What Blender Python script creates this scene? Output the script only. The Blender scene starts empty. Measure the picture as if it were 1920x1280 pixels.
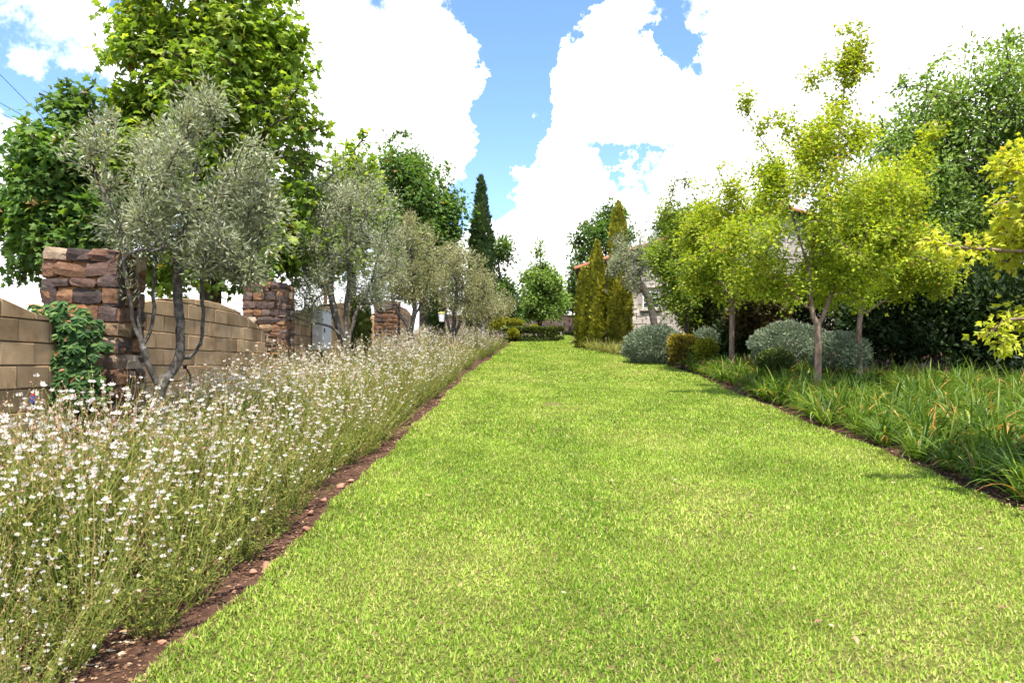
import bpy, math, random
import numpy as np
from mathutils import Vector, noise as mnoise

rng = np.random.default_rng(7)
random.seed(7)
R = math.radians
scene = bpy.context.scene
C = scene.collection

# ------------------------------------------------------------------ camera, world, sun, exposure
F = 1280.0                      # focal length in photo pixels (24 mm on a 36 mm sensor)
EYE = 1.5
PITCH = math.atan(45 / F)
cam_data = bpy.data.cameras.new('camera')
cam_data.lens = 24.0
cam_data.sensor_width = 36.0
cam_data.clip_end = 3000
cam_data.clip_start = 0.05
cam_data.dof.use_dof = True
cam_data.dof.focus_distance = 8.5
cam_data.dof.aperture_fstop = 5.6
cam = bpy.data.objects.new('camera', cam_data)
C.objects.link(cam)
cam.location = (0, 0, EYE)
cam.rotation_euler = (R(90) + PITCH, 0, 0)
scene.camera = cam


def pdir(px, py):
    x = (px - 960) / F
    u = (640 - py) / F
    return np.array([x, math.cos(PITCH) - u * math.sin(PITCH), math.sin(PITCH) + u * math.cos(PITCH)])


def at(px, py, d):
    v = pdir(px, py)
    return v * (d / v[1]) + np.array([0, 0, EYE])


SUN_EL, SUN_AZ = R(68), R(175)          # azimuth clockwise from +Y (the view direction)
sun_vec = Vector((math.cos(SUN_EL) * math.sin(SUN_AZ), math.cos(SUN_EL) * math.cos(SUN_AZ), math.sin(SUN_EL)))

world = bpy.data.worlds.new('World')
scene.world = world
world.use_nodes = True
nt = world.node_tree
nt.nodes.clear()


def N(tree, t, **kw):
    n = tree.nodes.new(t)
    for k, v in kw.items():
        if k.startswith('i_'):
            key = k[2:]
            key = int(key) if key.isdigit() else key
            n.inputs[key].default_value = v
        else:
            setattr(n, k, v)
    return n


def build_world():
    L = nt.links.new
    out = N(nt, 'ShaderNodeOutputWorld')
    bg = N(nt, 'ShaderNodeBackground', i_1=0.15)
    sky = N(nt, 'ShaderNodeTexSky', sky_type='NISHITA', sun_disc=False, sun_elevation=SUN_EL,
            sun_rotation=SUN_AZ, altitude=1500.0, air_density=1.0, dust_density=1.0, ozone_density=2.0)
    tc = N(nt, 'ShaderNodeTexCoord')
    n1 = N(nt, 'ShaderNodeTexNoise', i_Scale=9.0, i_Detail=8.0, i_Roughness=0.66)
    L(tc.outputs['Generated'], n1.inputs['Vector'])
    sub = N(nt, 'ShaderNodeVectorMath', operation='SUBTRACT')
    L(n1.outputs['Color'], sub.inputs[0]); sub.inputs[1].default_value = (0.5, 0.5, 0.5)
    sc = N(nt, 'ShaderNodeVectorMath', operation='SCALE'); sc.inputs['Scale'].default_value = 0.22
    L(sub.outputs[0], sc.inputs[0])
    add = N(nt, 'ShaderNodeVectorMath', operation='ADD')
    L(tc.outputs['Generated'], add.inputs[0]); L(sc.outputs[0], add.inputs[1])
    # cloud field: overall fair-weather cumulus noise plus the individual clouds and gaps of this sky
    n2 = N(nt, 'ShaderNodeTexNoise', i_Scale=2.6, i_Detail=6.0, i_Roughness=0.58)
    L(add.outputs[0], n2.inputs['Vector'])
    n3 = N(nt, 'ShaderNodeTexNoise', i_Scale=26.0, i_Detail=4.0, i_Roughness=0.65)
    L(tc.outputs['Generated'], n3.inputs['Vector'])
    f = N(nt, 'ShaderNodeMath', operation='MULTIPLY_ADD'); f.inputs[1].default_value = 1.1; f.inputs[2].default_value = 0.06
    L(n2.outputs['Fac'], f.inputs[0])
    f2 = N(nt, 'ShaderNodeMath', operation='MULTIPLY_ADD'); f2.inputs[1].default_value = 0.9; f2.inputs[2].default_value = -0.45
    L(n3.outputs['Fac'], f2.inputs[0])
    acc = N(nt, 'ShaderNodeMath', operation='ADD')
    L(f.outputs[0], acc.inputs[0]); L(f2.outputs[0], acc.inputs[1])
    blobs = [
        # gaps of blue (negative)
        (985, 40, 120, -1.1), (1060, 15, 75, -.9), (955, 130, 80, -1.0), (965, 230, 75, -1.1), (925, 290, 70, -1.0),
        (1005, 290, 60, -.8), (905, 355, 45, -.8), (950, 365, 45, -.9), (1290, 40, 95, -1.2), (1275, 110, 55, -.9),
        (1128, 272, 24, -.9), (1160, 305, 28, -.95), (1235, 298, 24, -.9), (1225, 338, 36, -1.1), (1190, 312, 26, -.6), (740, 5, 50, -1.0), (1120, 270, 30, -.5),
        (20, 140, 90, -.5), (50, 20, 50, -.4), (250, 15, 45, -.8), (100, 210, 60, -.6), (860, 30, 55, -.3),
        # clouds (positive)
        (640, 140, 230, .9), (800, 110, 110, .9), (815, 210, 80, .8), (700, 280, 150, .9), (830, 290, 30, .5),
        (1100, 130, 95, 1.1), (1150, 60, 85, 1.0), (1060, 190, 55, .9), (1180, 200, 85, 1.0), (1060, 370, 125, 1.2),
        (1085, 275, 45, .9), (980, 430, 90, .9), (1000, 520, 120, .8), (1480, 180, 260, 1.3), (1330, 270, 110, .9), (1380, 60, 60, .5),
        (1700, 60, 260, 1.1), (130, 70, 95, 1.0), (1300, 420, 120, .7), (20, 420, 160, .8), (40, 500, 120, .6),
        # small loose scraps
        (942, 90, 26, .95), (957, 190, 15, .9), (1188, 340, 24, .8), (911, 284, 14, .9), (966, 300, 9, .8), (958, 52, 14, .6),
    ]
    sx = N(nt, 'ShaderNodeSeparateXYZ'); L(tc.outputs['Generated'], sx.inputs[0])
    hz_ = N(nt, 'ShaderNodeMapRange', interpolation_type='SMOOTHSTEP')
    hz_.inputs['From Min'].default_value = 0.0; hz_.inputs['From Max'].default_value = 0.24
    hz_.inputs['To Min'].default_value = 0.6; hz_.inputs['To Max'].default_value = 0.0
    L(sx.outputs['Z'], hz_.inputs['Value'])
    acc2 = N(nt, 'ShaderNodeMath', operation='ADD'); L(acc.outputs[0], acc2.inputs[0]); L(hz_.outputs[0], acc2.inputs[1])
    prev = acc2
    for px, py, r, w in blobs:
        c = pdir(px, py); c = c / np.linalg.norm(c)
        dn = N(nt, 'ShaderNodeVectorMath', operation='DISTANCE')
        L(add.outputs[0], dn.inputs[0]); dn.inputs[1].default_value = tuple(c)
        mr = N(nt, 'ShaderNodeMapRange', interpolation_type='SMOOTHSTEP')
        mr.inputs['From Min'].default_value = r / F * 0.45
        mr.inputs['From Max'].default_value = r / F * 1.35
        mr.inputs['To Min'].default_value = w * 0.62
        mr.inputs['To Max'].default_value = 0.0
        L(dn.outputs['Value'], mr.inputs['Value'])
        a = N(nt, 'ShaderNodeMath', operation='ADD')
        L(prev.outputs[0], a.inputs[0]); L(mr.outputs[0], a.inputs[1])
        prev = a
    mask = N(nt, 'ShaderNodeMapRange', interpolation_type='SMOOTHSTEP')
    mask.inputs['From Min'].default_value = 0.48
    mask.inputs['From Max'].default_value = 0.93
    L(prev.outputs[0], mask.inputs['Value'])
    # cloud brightness: a little greyer where thick
    n4 = N(nt, 'ShaderNodeTexNoise', i_Scale=5.0, i_Detail=4.0)
    L(tc.outputs['Generated'], n4.inputs['Vector'])
    cr = N(nt, 'ShaderNodeValToRGB')
    cr.color_ramp.elements[0].position = .3; cr.color_ramp.elements[0].color = (5.6, 5.7, 6.0, 1)
    cr.color_ramp.elements[1].position = .65; cr.color_ramp.elements[1].color = (7.4, 7.3, 7.1, 1)
    L(n4.outputs['Fac'], cr.inputs['Fac'])
    mix = N(nt, 'ShaderNodeMix', data_type='RGBA')
    L(mask.outputs[0], mix.inputs['Factor'])
    sat = N(nt, 'ShaderNodeHueSaturation', i_Saturation=1.08, i_Value=1.1); L(sky.outputs[0], sat.inputs['Color'])
    L(sat.outputs[0], mix.inputs['A']); L(cr.outputs['Color'], mix.inputs['B'])
    L(mix.outputs['Result'], bg.inputs['Color'])
    L(bg.outputs[0], out.inputs['Surface'])


build_world()

sun_data = bpy.data.lights.new('sun', 'SUN')
sun_data.energy = 5.0
sun_data.angle = R(0.6)
sun_data.color = (1.0, 0.925, 0.80)
sun = bpy.data.objects.new('sun', sun_data)
C.objects.link(sun)
sun.rotation_euler = (-sun_vec).to_track_quat('-Z', 'Y').to_euler()

vs = scene.view_settings
vs.view_transform = 'Standard'
vs.look = 'None'
vs.gamma = 1.0
vs.use_curve_mapping = False
vs.exposure = 1.17
scene.render.engine = 'CYCLES'
cy = scene.cycles
cy.max_bounces = 6
cy.diffuse_bounces = 3
cy.glossy_bounces = 2
cy.transmission_bounces = 4
cy.transparent_max_bounces = 4
cy.use_denoising = True
cy.use_adaptive_sampling = True
cy.adaptive_threshold = 0.02
cy.sample_clamp_indirect = 8.0
cy.caustics_reflective = False
cy.caustics_refractive = False

# ------------------------------------------------------------------ helpers
GY = [-120, 0, 30, 36, 75, 110, 200, 900]
GZ = [-9.7, 0, 2.43, 2.88, 5.05, 6.0, 6.5, 6.5]


def gz(y):
    return np.interp(y, GY, GZ)


def on_ground(px, py):
    """distance at which a pixel's ray meets the ground"""
    v = pdir(px, py)
    ds = np.linspace(1, 90, 4000)
    zz = EYE + v[2] / v[1] * ds
    i = np.argmax(zz < gz(ds)) if v[2] < 0 else np.argmin(np.abs(zz - gz(ds)))
    return ds[i]


def tag(o, label=None, cat=None, group=None, kind=None):
    if label: o['label'] = label
    if cat: o['category'] = cat
    if group: o['group'] = group
    if kind: o['kind'] = kind
    return o


def empty(name, loc, rz=0.0):
    o = bpy.data.objects.new(name, None)
    o.empty_display_size = 0.1
    C.objects.link(o)
    o.location = tuple(float(v) for v in loc)
    o.rotation_euler = (0, 0, rz)
    return o


def obj(name, mesh, parent=None):
    o = bpy.data.objects.new(name, mesh)
    C.objects.link(o)
    if parent is not None:
        o.parent = parent
    return o


def mesh_np(name, V, Fs, mat=None, attr=None, smooth=False):
    """V (n,3); Fs an (m,k) array or list of such arrays; attr one float per vertex"""
    me = bpy.data.meshes.new(name)
    V = np.asarray(V, dtype=np.float32)
    if isinstance(Fs, np.ndarray): Fs = [Fs]
    Fs = [np.asarray(f, dtype=np.int32) for f in Fs if len(f)]
    me.vertices.add(len(V))
    me.vertices.foreach_set('co', V.ravel())
    loops = np.concatenate([f.ravel() for f in Fs])
    sizes = np.concatenate([np.full(len(f), f.shape[1], dtype=np.int32) for f in Fs])
    starts = np.concatenate([[0], np.cumsum(sizes)[:-1]]).astype(np.int32)
    me.loops.add(len(loops))
    me.loops.foreach_set('vertex_index', loops)
    me.polygons.add(len(sizes))
    me.polygons.foreach_set('loop_start', starts)
    me.polygons.foreach_set('loop_total', sizes)
    me.polygons.foreach_set('use_smooth', np.full(len(sizes), bool(smooth)))
    me.update(calc_edges=True)
    if attr is not None:
        a = me.attributes.new('rnd', 'FLOAT', 'POINT')
        a.data.foreach_set('value', np.asarray(attr, dtype=np.float32))
    if mat is not None:
        me.materials.append(mat)
    return me


class Acc:
    def __init__(s):
        s.V = []; s.F = {}; s.A = []; s.n = 0

    def add(s, V, Fc, a=0.5):
        V = np.asarray(V, dtype=float)
        Fc = np.asarray(Fc, dtype=np.int64)
        s.V.append(V)
        s.F.setdefault(Fc.shape[1], []).append(Fc + s.n)
        s.A.append(np.full(len(V), a) if np.isscalar(a) else np.asarray(a))
        s.n += len(V)

    def mesh(s, name, mat, smooth=False):
        return mesh_np(name, np.concatenate(s.V), [np.concatenate(f) for f in s.F.values()], mat, np.concatenate(s.A), smooth)


def unit(v):
    v = np.asarray(v, dtype=float)
    return v / np.maximum(np.linalg.norm(v, axis=-1, keepdims=True), 1e-9)


BOXF = np.array([[0, 3, 2, 1], [4, 5, 6, 7], [0, 1, 5, 4], [1, 2, 6, 5], [2, 3, 7, 6], [3, 0, 4, 7]])


def box_v(x0, x1, y0, y1, z0, z1):
    return np.array([[x0, y0, z0], [x1, y0, z0], [x1, y1, z0], [x0, y1, z0], [x0, y0, z1], [x1, y0, z1], [x1, y1, z1], [x0, y1, z1]], float)


def tube(path, rad, sides=5):
    P = np.asarray(path, float); n = len(P)
    rad = np.broadcast_to(np.asarray(rad, float), (n,))
    T = np.gradient(P, axis=0); T = unit(T)
    ref = np.array([0.31, 0.17, 0.93]) if abs(T[0][2]) < 0.8 else np.array([0.9, 0.3, 0.1])
    A = unit(np.cross(T, ref)); B = np.cross(T, A)
    ang = np.arange(sides) / sides * 2 * np.pi
    V = P[:, None] + rad[:, None, None] * (A[:, None] * np.cos(ang)[None, :, None] + B[:, None] * np.sin(ang)[None, :, None])
    V = V.reshape(-1, 3)
    i = np.arange(n - 1)[:, None] * sides; j = np.arange(sides)[None]; k = (j + 1) % sides
    Fq = np.stack([i + j, i + k, i + sides + k, i + sides + j], -1).reshape(-1, 4)
    return V, Fq


# ------------------------------------------------------------------ materials
def new_mat(name):
    m = bpy.data.materials.new(name)
    m.use_nodes = True
    m.node_tree.nodes.clear()
    return m


def ramp(t, cols):
    cr = N(t, 'ShaderNodeValToRGB')
    e = cr.color_ramp.elements
    while len(e) < len(cols): e.new(0.5)
    for k, (p, c) in enumerate(cols):
        e[k].position = p
        e[k].color = (*c, 1)
    return cr


def leaf_mat(name, cols, trans=0.35, tint=(1.25, 1.3, 0.6), rough=0.55, spec=0.2, patch=0.25, scale=1.3):
    m = new_mat(name); t = m.node_tree; L = t.links.new
    out = N(t, 'ShaderNodeOutputMaterial')
    at_ = N(t, 'ShaderNodeAttribute', attribute_name='rnd')
    cr = ramp(t, cols); L(at_.outputs['Fac'], cr.inputs[0])
    geo = N(t, 'ShaderNodeNewGeometry')
    no = N(t, 'ShaderNodeTexNoise', i_Scale=scale, i_Detail=2.0)
    L(geo.outputs['Position'], no.inputs['Vector'])
    mr = N(t, 'ShaderNodeMapRange')
    mr.inputs['From Min'].default_value = .3; mr.inputs['From Max'].default_value = .7
    mr.inputs['To Min'].default_value = 1 - patch; mr.inputs['To Max'].default_value = 1 + patch
    L(no.outputs['Fac'], mr.inputs['Value'])
    hs = N(t, 'ShaderNodeHueSaturation'); L(cr.outputs[0], hs.inputs['Color']); L(mr.outputs[0], hs.inputs['Value'])
    pb = N(t, 'ShaderNodeBsdfPrincipled', i_Roughness=rough)
    pb.inputs['Specular IOR Level'].default_value = spec
    L(hs.outputs[0], pb.inputs['Base Color'])
    tm = N(t, 'ShaderNodeMix', data_type='RGBA', blend_type='MULTIPLY'); tm.inputs['Factor'].default_value = 1
    L(hs.outputs[0], tm.inputs['A']); tm.inputs['B'].default_value = (*tint, 1)
    tr = N(t, 'ShaderNodeBsdfTranslucent'); L(tm.outputs['Result'], tr.inputs['Color'])
    ms = N(t, 'ShaderNodeMixShader'); ms.inputs[0].default_value = trans
    L(pb.outputs[0], ms.inputs[1]); L(tr.outputs[0], ms.inputs[2]); L(ms.outputs[0], out.inputs['Surface'])
    return m


def rough_mat(name, cols, scale=8.0, detail=6.0, rough=0.9, bump=0.4, bump_scale=None, dist=0.01, objrand=0.0, spec=0.2, stretch=None, obj_ramp=None):
    """noise-driven colour and relief; objrand varies value per object; obj_ramp colours per object"""
    m = new_mat(name); t = m.node_tree; L = t.links.new
    out = N(t, 'ShaderNodeOutputMaterial')
    tc = N(t, 'ShaderNodeTexCoord'); geo = N(t, 'ShaderNodeNewGeometry')
    src = geo.outputs['Position']
    if stretch:
        mp = N(t, 'ShaderNodeMapping'); mp.inputs['Scale'].default_value = stretch
        L(src, mp.inputs['Vector']); src = mp.outputs[0]
    no = N(t, 'ShaderNodeTexNoise', i_Scale=scale, i_Detail=detail, i_Roughness=0.62); L(src, no.inputs['Vector'])
    cr = ramp(t, cols); L(no.outputs['Fac'], cr.inputs[0])
    col = cr.outputs[0]
    oi = N(t, 'ShaderNodeObjectInfo')
    if obj_ramp:
        orr = ramp(t, obj_ramp); L(oi.outputs['Random'], orr.inputs[0])
        mm = N(t, 'ShaderNodeMix', data_type='RGBA', blend_type='MULTIPLY'); mm.inputs['Factor'].default_value = 1
        L(orr.outputs[0], mm.inputs['A']); L(col, mm.inputs['B']); col = mm.outputs['Result']
    if objrand:
        mr = N(t, 'ShaderNodeMapRange'); mr.inputs['To Min'].default_value = 1 - objrand; mr.inputs['To Max'].default_value = 1 + objrand
        L(oi.outputs['Random'], mr.inputs['Value'])
        hs = N(t, 'ShaderNodeHueSaturation'); L(col, hs.inputs['Color']); L(mr.outputs[0], hs.inputs['Value']); col = hs.outputs[0]
    pb = N(t, 'ShaderNodeBsdfPrincipled', i_Roughness=rough); pb.inputs['Specular IOR Level'].default_value = spec
    L(col, pb.inputs['Base Color'])
    if bump:
        nb = N(t, 'ShaderNodeTexNoise', i_Scale=bump_scale or scale * 3, i_Detail=6.0, i_Roughness=0.7); L(src, nb.inputs['Vector'])
        bp = N(t, 'ShaderNodeBump', i_Strength=bump, i_Distance=dist); L(nb.outputs['Fac'], bp.inputs['Height']); L(bp.outputs[0], pb.inputs['Normal'])
    L(pb.outputs[0], out.inputs['Surface'])
    return m


M = {}
M['soil'] = rough_mat('soil', [(.25, (.032, .015, .01)), (.5, (.07, .034, .021)), (.75, (.13, .072, .048))], 14, bump=.9, bump_scale=60, dist=.02)
M['thatch'] = rough_mat('thatch', [(.3, (.05, .05, .016)), (.55, (.13, .12, .035)), (.75, (.25, .2, .08))], 40, bump=.6, dist=.01)
M['grass'] = leaf_mat('grass', [(0, (.055, .135, .012)), (.3, (.15, .265, .022)), (.65, (.30, .42, .055)), (.86, (.39, .45, .10)), (1, (.52, .44, .22))],
                      trans=.35, rough=.55, patch=.16, scale=2.6, spec=.15)
M['gaura_leaf'] = leaf_mat('gaura_leaf', [(0, (.055, .09, .016)), (.5, (.14, .175, .03)), (.85, (.27, .27, .06)), (1, (.32, .24, .1))], trans=.3, patch=.2, scale=.9)
M['gaura_stem'] = leaf_mat('gaura_stem', [(0, (.15, .21, .04)), (.6, (.26, .28, .07)), (1, (.32, .19, .09))], trans=.1, patch=.1)
M['petal'] = leaf_mat('petal', [(0, (.80, .55, .50)), (.22, (.84, .74, .68)), (.5, (.88, .84, .78)), (1, (.90, .88, .82))], trans=.35, tint=(1, 1, 1), patch=.02, spec=.2)
M['bud'] = leaf_mat('bud', [(0, (.55, .22, .2)), (.5, (.62, .38, .32)), (1, (.45, .42, .16))], trans=.15, patch=.05)
M['olive_leaf'] = leaf_mat('olive_leaf', [(0, (.11, .14, .065)), (.35, (.2, .225, .12)), (.6, (.34, .36, .23)), (.9, (.52, .53, .4)), (1, (.45, .38, .12))],
                           trans=.3, tint=(1.1, 1.15, .75), rough=.42, spec=.5, patch=.15)
M['olive_far'] = leaf_mat('olive_far', [(0, (.16, .165, .065)), (.4, (.27, .265, .12)), (.75, (.40, .39, .2)), (1, (.5, .47, .28))],
                          trans=.33, tint=(1.1, 1.15, .75), rough=.45, spec=.45, patch=.15)
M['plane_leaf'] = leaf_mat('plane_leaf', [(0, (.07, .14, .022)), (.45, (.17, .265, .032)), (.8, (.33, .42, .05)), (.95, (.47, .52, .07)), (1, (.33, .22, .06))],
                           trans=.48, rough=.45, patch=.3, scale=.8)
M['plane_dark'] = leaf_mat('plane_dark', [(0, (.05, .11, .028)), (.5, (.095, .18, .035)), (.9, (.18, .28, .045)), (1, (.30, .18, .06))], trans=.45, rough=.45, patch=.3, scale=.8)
M['maple_leaf'] = leaf_mat('maple_leaf', [(0, (.16, .25, .02)), (.4, (.30, .39, .03)), (.8, (.47, .51, .045)), (.95, (.54, .46, .06)), (1, (.42, .22, .05))],
                           trans=.48, rough=.5, patch=.25, scale=.9, tint=(1.2, 1.2, .5))
M['maple_bright'] = leaf_mat('maple_bright', [(0, (.27, .34, .025)), (.4, (.43, .47, .04)), (.85, (.58, .56, .07)), (1, (.55, .38, .08))],
                             trans=.48, rough=.5, patch=.2, scale=.9, tint=(1.2, 1.2, .5))
M['maple_green'] = leaf_mat('maple_green', [(0, (.10, .165, .02)), (.5, (.19, .27, .03)), (.9, (.32, .37, .045)), (1, (.36, .26, .05))], trans=.45, patch=.25)
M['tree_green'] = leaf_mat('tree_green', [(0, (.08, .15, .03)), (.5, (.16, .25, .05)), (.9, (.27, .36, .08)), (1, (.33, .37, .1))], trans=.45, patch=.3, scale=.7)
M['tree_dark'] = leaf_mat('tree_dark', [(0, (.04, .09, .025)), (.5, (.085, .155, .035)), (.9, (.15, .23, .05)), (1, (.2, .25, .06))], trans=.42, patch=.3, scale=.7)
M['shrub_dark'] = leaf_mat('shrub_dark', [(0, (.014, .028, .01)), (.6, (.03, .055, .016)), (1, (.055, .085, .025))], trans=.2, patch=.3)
M['shrub_red'] = leaf_mat('shrub_red', [(0, (.05, .035, .016)), (.5, (.085, .065, .025)), (1, (.11, .12, .035))], trans=.25, patch=.3)
M['greybush'] = leaf_mat('greybush', [(0, (.10, .145, .085)), (.5, (.17, .215, .135)), (1, (.27, .31, .22))], trans=.15, tint=(1.1, 1.15, .9), patch=.12)
M['gold_cypress'] = leaf_mat('gold_cypress', [(0, (.075, .09, .012)), (.45, (.18, .19, .02)), (.8, (.35, .325, .03)), (1, (.48, .44, .05))], trans=.2, patch=.25, scale=2.0)
M['green_cypress'] = leaf_mat('green_cypress', [(0, (.02, .045, .015)), (.6, (.045, .085, .025)), (1, (.08, .12, .03))], trans=.15, patch=.25)
M['moss_cypress'] = leaf_mat('moss_cypress', [(0, (.03, .045, .01)), (.6, (.06, .085, .018)), (.93, (.09, .11, .025)), (1, (.17, .07, .025))], trans=.15, patch=.25)
M['goldshrub'] = leaf_mat('goldshrub', [(0, (.07, .10, .015)), (.45, (.17, .19, .02)), (.85, (.36, .33, .03)), (1, (.45, .32, .05))], trans=.3, patch=.25)
M['copper'] = leaf_mat('copper', [(0, (.11, .075, .025)), (.4, (.22, .165, .03)), (.75, (.4, .36, .05)), (1, (.44, .24, .06))], trans=.25, patch=.25)
M['ballshrub'] = leaf_mat('ballshrub', [(0, (.09, .11, .012)), (.5, (.21, .22, .02)), (1, (.40, .36, .03))], trans=.25, patch=.2)
M['hedge'] = leaf_mat('hedge', [(0, (.03, .055, .014)), (.6, (.075, .105, .022)), (1, (.15, .17, .04))], trans=.2, patch=.25)
M['strap'] = leaf_mat('strap', [(0, (.035, .08, .01)), (.45, (.08, .15, .018)), (.85, (.19, .265, .036)), (.96, (.33, .34, .07)), (1, (.45, .23, .07))], trans=.35, patch=.22, rough=.45, spec=.3)
M['strap_pale'] = leaf_mat('strap_pale', [(0, (.12, .14, .03)), (.5, (.22, .23, .06)), (1, (.36, .34, .13))], trans=.3, patch=.15, rough=.4)
M['vine'] = leaf_mat('vine', [(0, (.018, .05, .014)), (.55, (.045, .105, .025)), (.93, (.11, .19, .04)), (1, (.28, .12, .06))], trans=.25, rough=.5, spec=.2, patch=.25)
M['litter'] = leaf_mat('litter', [(0, (.10, .05, .03)), (.5, (.24, .14, .08)), (.8, (.42, .29, .18)), (1, (.62, .54, .42))], trans=.1, tint=(1, 1, 1), patch=.15, scale=6)
M['bark_olive'] = rough_mat('bark_olive', [(.3, (.045, .036, .03)), (.52, (.11, .095, .08)), (.66, (.2, .185, .165)), (.75, (.42, .42, .38))], 16, bump=1.0, bump_scale=40, dist=.02)
M['bark_maple'] = rough_mat('bark_maple', [(.3, (.10, .065, .045)), (.5, (.2, .14, .105)), (.7, (.3, .25, .2))], 9, bump=.7, bump_scale=30, stretch=(1, 1, .5))
M['bark_dark'] = rough_mat('bark_dark', [(.3, (.04, .03, .022)), (.7, (.11, .085, .065))], 10, bump=.8, bump_scale=30)
M['bark_pale'] = rough_mat('bark_pale', [(.3, (.25, .22, .19)), (.7, (.45, .42, .38))], 6, bump=.5)
M['block'] = rough_mat('block', [(.25, (.17, .105, .055)), (.42, (.34, .22, .12)), (.6, (.45, .305, .175)), (.78, (.54, .39, .24))], 3.2, detail=10, bump=.8, bump_scale=60, dist=.008, objrand=.26)
M['mortar'] = rough_mat('mortar', [(.3, (.05, .032, .02)), (.7, (.12, .08, .05))], 30, bump=.6, dist=.008)
M['mud_mortar'] = rough_mat('mud_mortar', [(.3, (.16, .085, .03)), (.55, (.30, .17, .07)), (.75, (.42, .27, .13))], 14, bump=1.0, bump_scale=40, dist=.02)
M['stone'] = rough_mat('stone', [(.25, (.42, .38, .35)), (.5, (.8, .77, .74)), (.75, (1.3, 1.25, 1.2))], 9, detail=8, rough=.8, bump=1.0, bump_scale=22, dist=.02,
                       obj_ramp=[(0, (.11, .08, .07)), (.2, (.065, .05, .048)), (.35, (.19, .105, .062)), (.52, (.25, .14, .075)), (.66, (.14, .08, .058)), (.8, (.13, .105, .10)), (.92, (.28, .19, .11)), (.98, (.42, .36, .29)), (1, (.24, .14, .09))])
M['house_stone'] = rough_mat('house_stone', [(.25, (.30, .27, .235)), (.5, (.44, .40, .345)), (.75, (.56, .52, .46))], 5, bump=.8, bump_scale=25, dist=.02, objrand=.22)
M['house_mortar'] = rough_mat('house_mortar', [(.3, (.26, .24, .2)), (.7, (.38, .35, .3))], 9, bump=.5)
M['tile'] = rough_mat('tile', [(.25, (.20, .075, .045)), (.5, (.34, .13, .075)), (.75, (.45, .2, .12))], 7, rough=.8, bump=.4, objrand=.25)
M['wood_dark'] = rough_mat('wood_dark', [(.3, (.035, .025, .02)), (.7, (.08, .06, .045))], 8, bump=.3)
M['white_paint'] = rough_mat('white_paint', [(.3, (.68, .67, .65)), (.6, (.80, .80, .79))], 5, rough=.45, bump=.05, spec=.4)
M['box_metal'] = rough_mat('box_metal', [(.2, (.45, .42, .38)), (.33, (.76, .75, .74)), (.7, (.82, .82, .81))], 5, detail=9, rough=.5, bump=.1, spec=.4)
M['rust'] = rough_mat('rust', [(.3, (.09, .035, .02)), (.7, (.2, .08, .04))], 12, bump=.4)
M['black'] = rough_mat('black', [(.3, (.012, .012, .013)), (.7, (.02, .02, .02))], 8, rough=.5, bump=.1)
M['far_wall'] = rough_mat('far_wall', [(.3, (.075, .05, .042)), (.52, (.13, .09, .075)), (.64, (.18, .14, .12)), (.72, (.36, .33, .31))], 1.3, detail=8, bump=.6, bump_scale=12, stretch=(.6, 1, 2.0), objrand=.15)
M['terracotta'] = rough_mat('terracotta', [(.3, (.22, .10, .065)), (.7, (.42, .23, .16))], 12, bump=.5, objrand=.35)
M['yellow_lid'] = rough_mat('yellow_lid', [(.3, (.5, .45, .08)), (.7, (.6, .55, .12))], 8, rough=.4, bump=.05)
M['orange'] = rough_mat('orange', [(.3, (.6, .22, .03)), (.7, (.7, .3, .05))], 8, bump=.1)
M['blue'] = rough_mat('blue', [(.3, (.02, .06, .35)), (.7, (.03, .09, .45))], 8, rough=.4, bump=.05)
M['red'] = rough_mat('red', [(.3, (.5, .03, .03)), (.7, (.6, .05, .04))], 8, rough=.4, bump=.05)


def glass_mat():
    m = new_mat('window_glass'); t = m.node_tree
    out = N(t, 'ShaderNodeOutputMaterial')
    pb = N(t, 'ShaderNodeBsdfPrincipled', i_Roughness=0.06); pb.inputs['Base Color'].default_value = (.05, .065, .08, 1)
    pb.inputs['Specular IOR Level'].default_value = 1.0
    t.links.new(pb.outputs[0], out.inputs['Surface'])
    return m


M['glass'] = glass_mat()

# ------------------------------------------------------------------ ground, lawn, grass
ys = np.concatenate([np.linspace(-120, -4, 12), np.linspace(-3, 60, 127), np.linspace(65, 200, 16), np.linspace(260, 900, 8)])
xs = np.concatenate([np.linspace(-500, -30, 10), np.linspace(-25, 25, 101), np.linspace(30, 500, 10)])
XX, YY = np.meshgrid(xs, ys)
bump = np.array([mnoise.noise((x * .9, y * .9, 0)) for x, y in zip(XX.ravel(), YY.ravel())]).reshape(XX.shape) * .025
ZZ = gz(YY) - 0.05 + bump
V = np.stack([XX, YY, ZZ], -1).reshape(-1, 3)
ny, nx = XX.shape
i = np.arange(ny - 1)[:, None] * nx + np.arange(nx - 1)[None]
Fg = np.stack([i, i + 1, i + nx + 1, i + nx], -1).reshape(-1, 4)
tag(obj('ground', mesh_np('ground', V, Fg, M['soil'], smooth=True)), 'dark reddish brown garden soil under the beds', kind='structure')

LE = np.array([(-1.75, -3), (-1.66, 1.0), (-1.47, 2.8), (-1.36, 5), (-1.28, 7.5), (-1.15, 11.5), (-1.02, 16.4), (-.65, 20.9), (-.31, 26.7), (-.05, 31), (.0, 32.6), (2.3, 33.2), (2.5, 36), (1.2, 40), (.5, 55)])
RE = np.array([(3.55, -3), (3.6, 1), (3.78, 5.0), (3.92, 7.8), (3.98, 11.5), (4.25, 16), (4.15, 19.5), (3.65, 22.6), (3.1, 25), (2.62, 27.5), (2.66, 29.5), (2.95, 33.7), (3.6, 40), (4.6, 55)])


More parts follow.
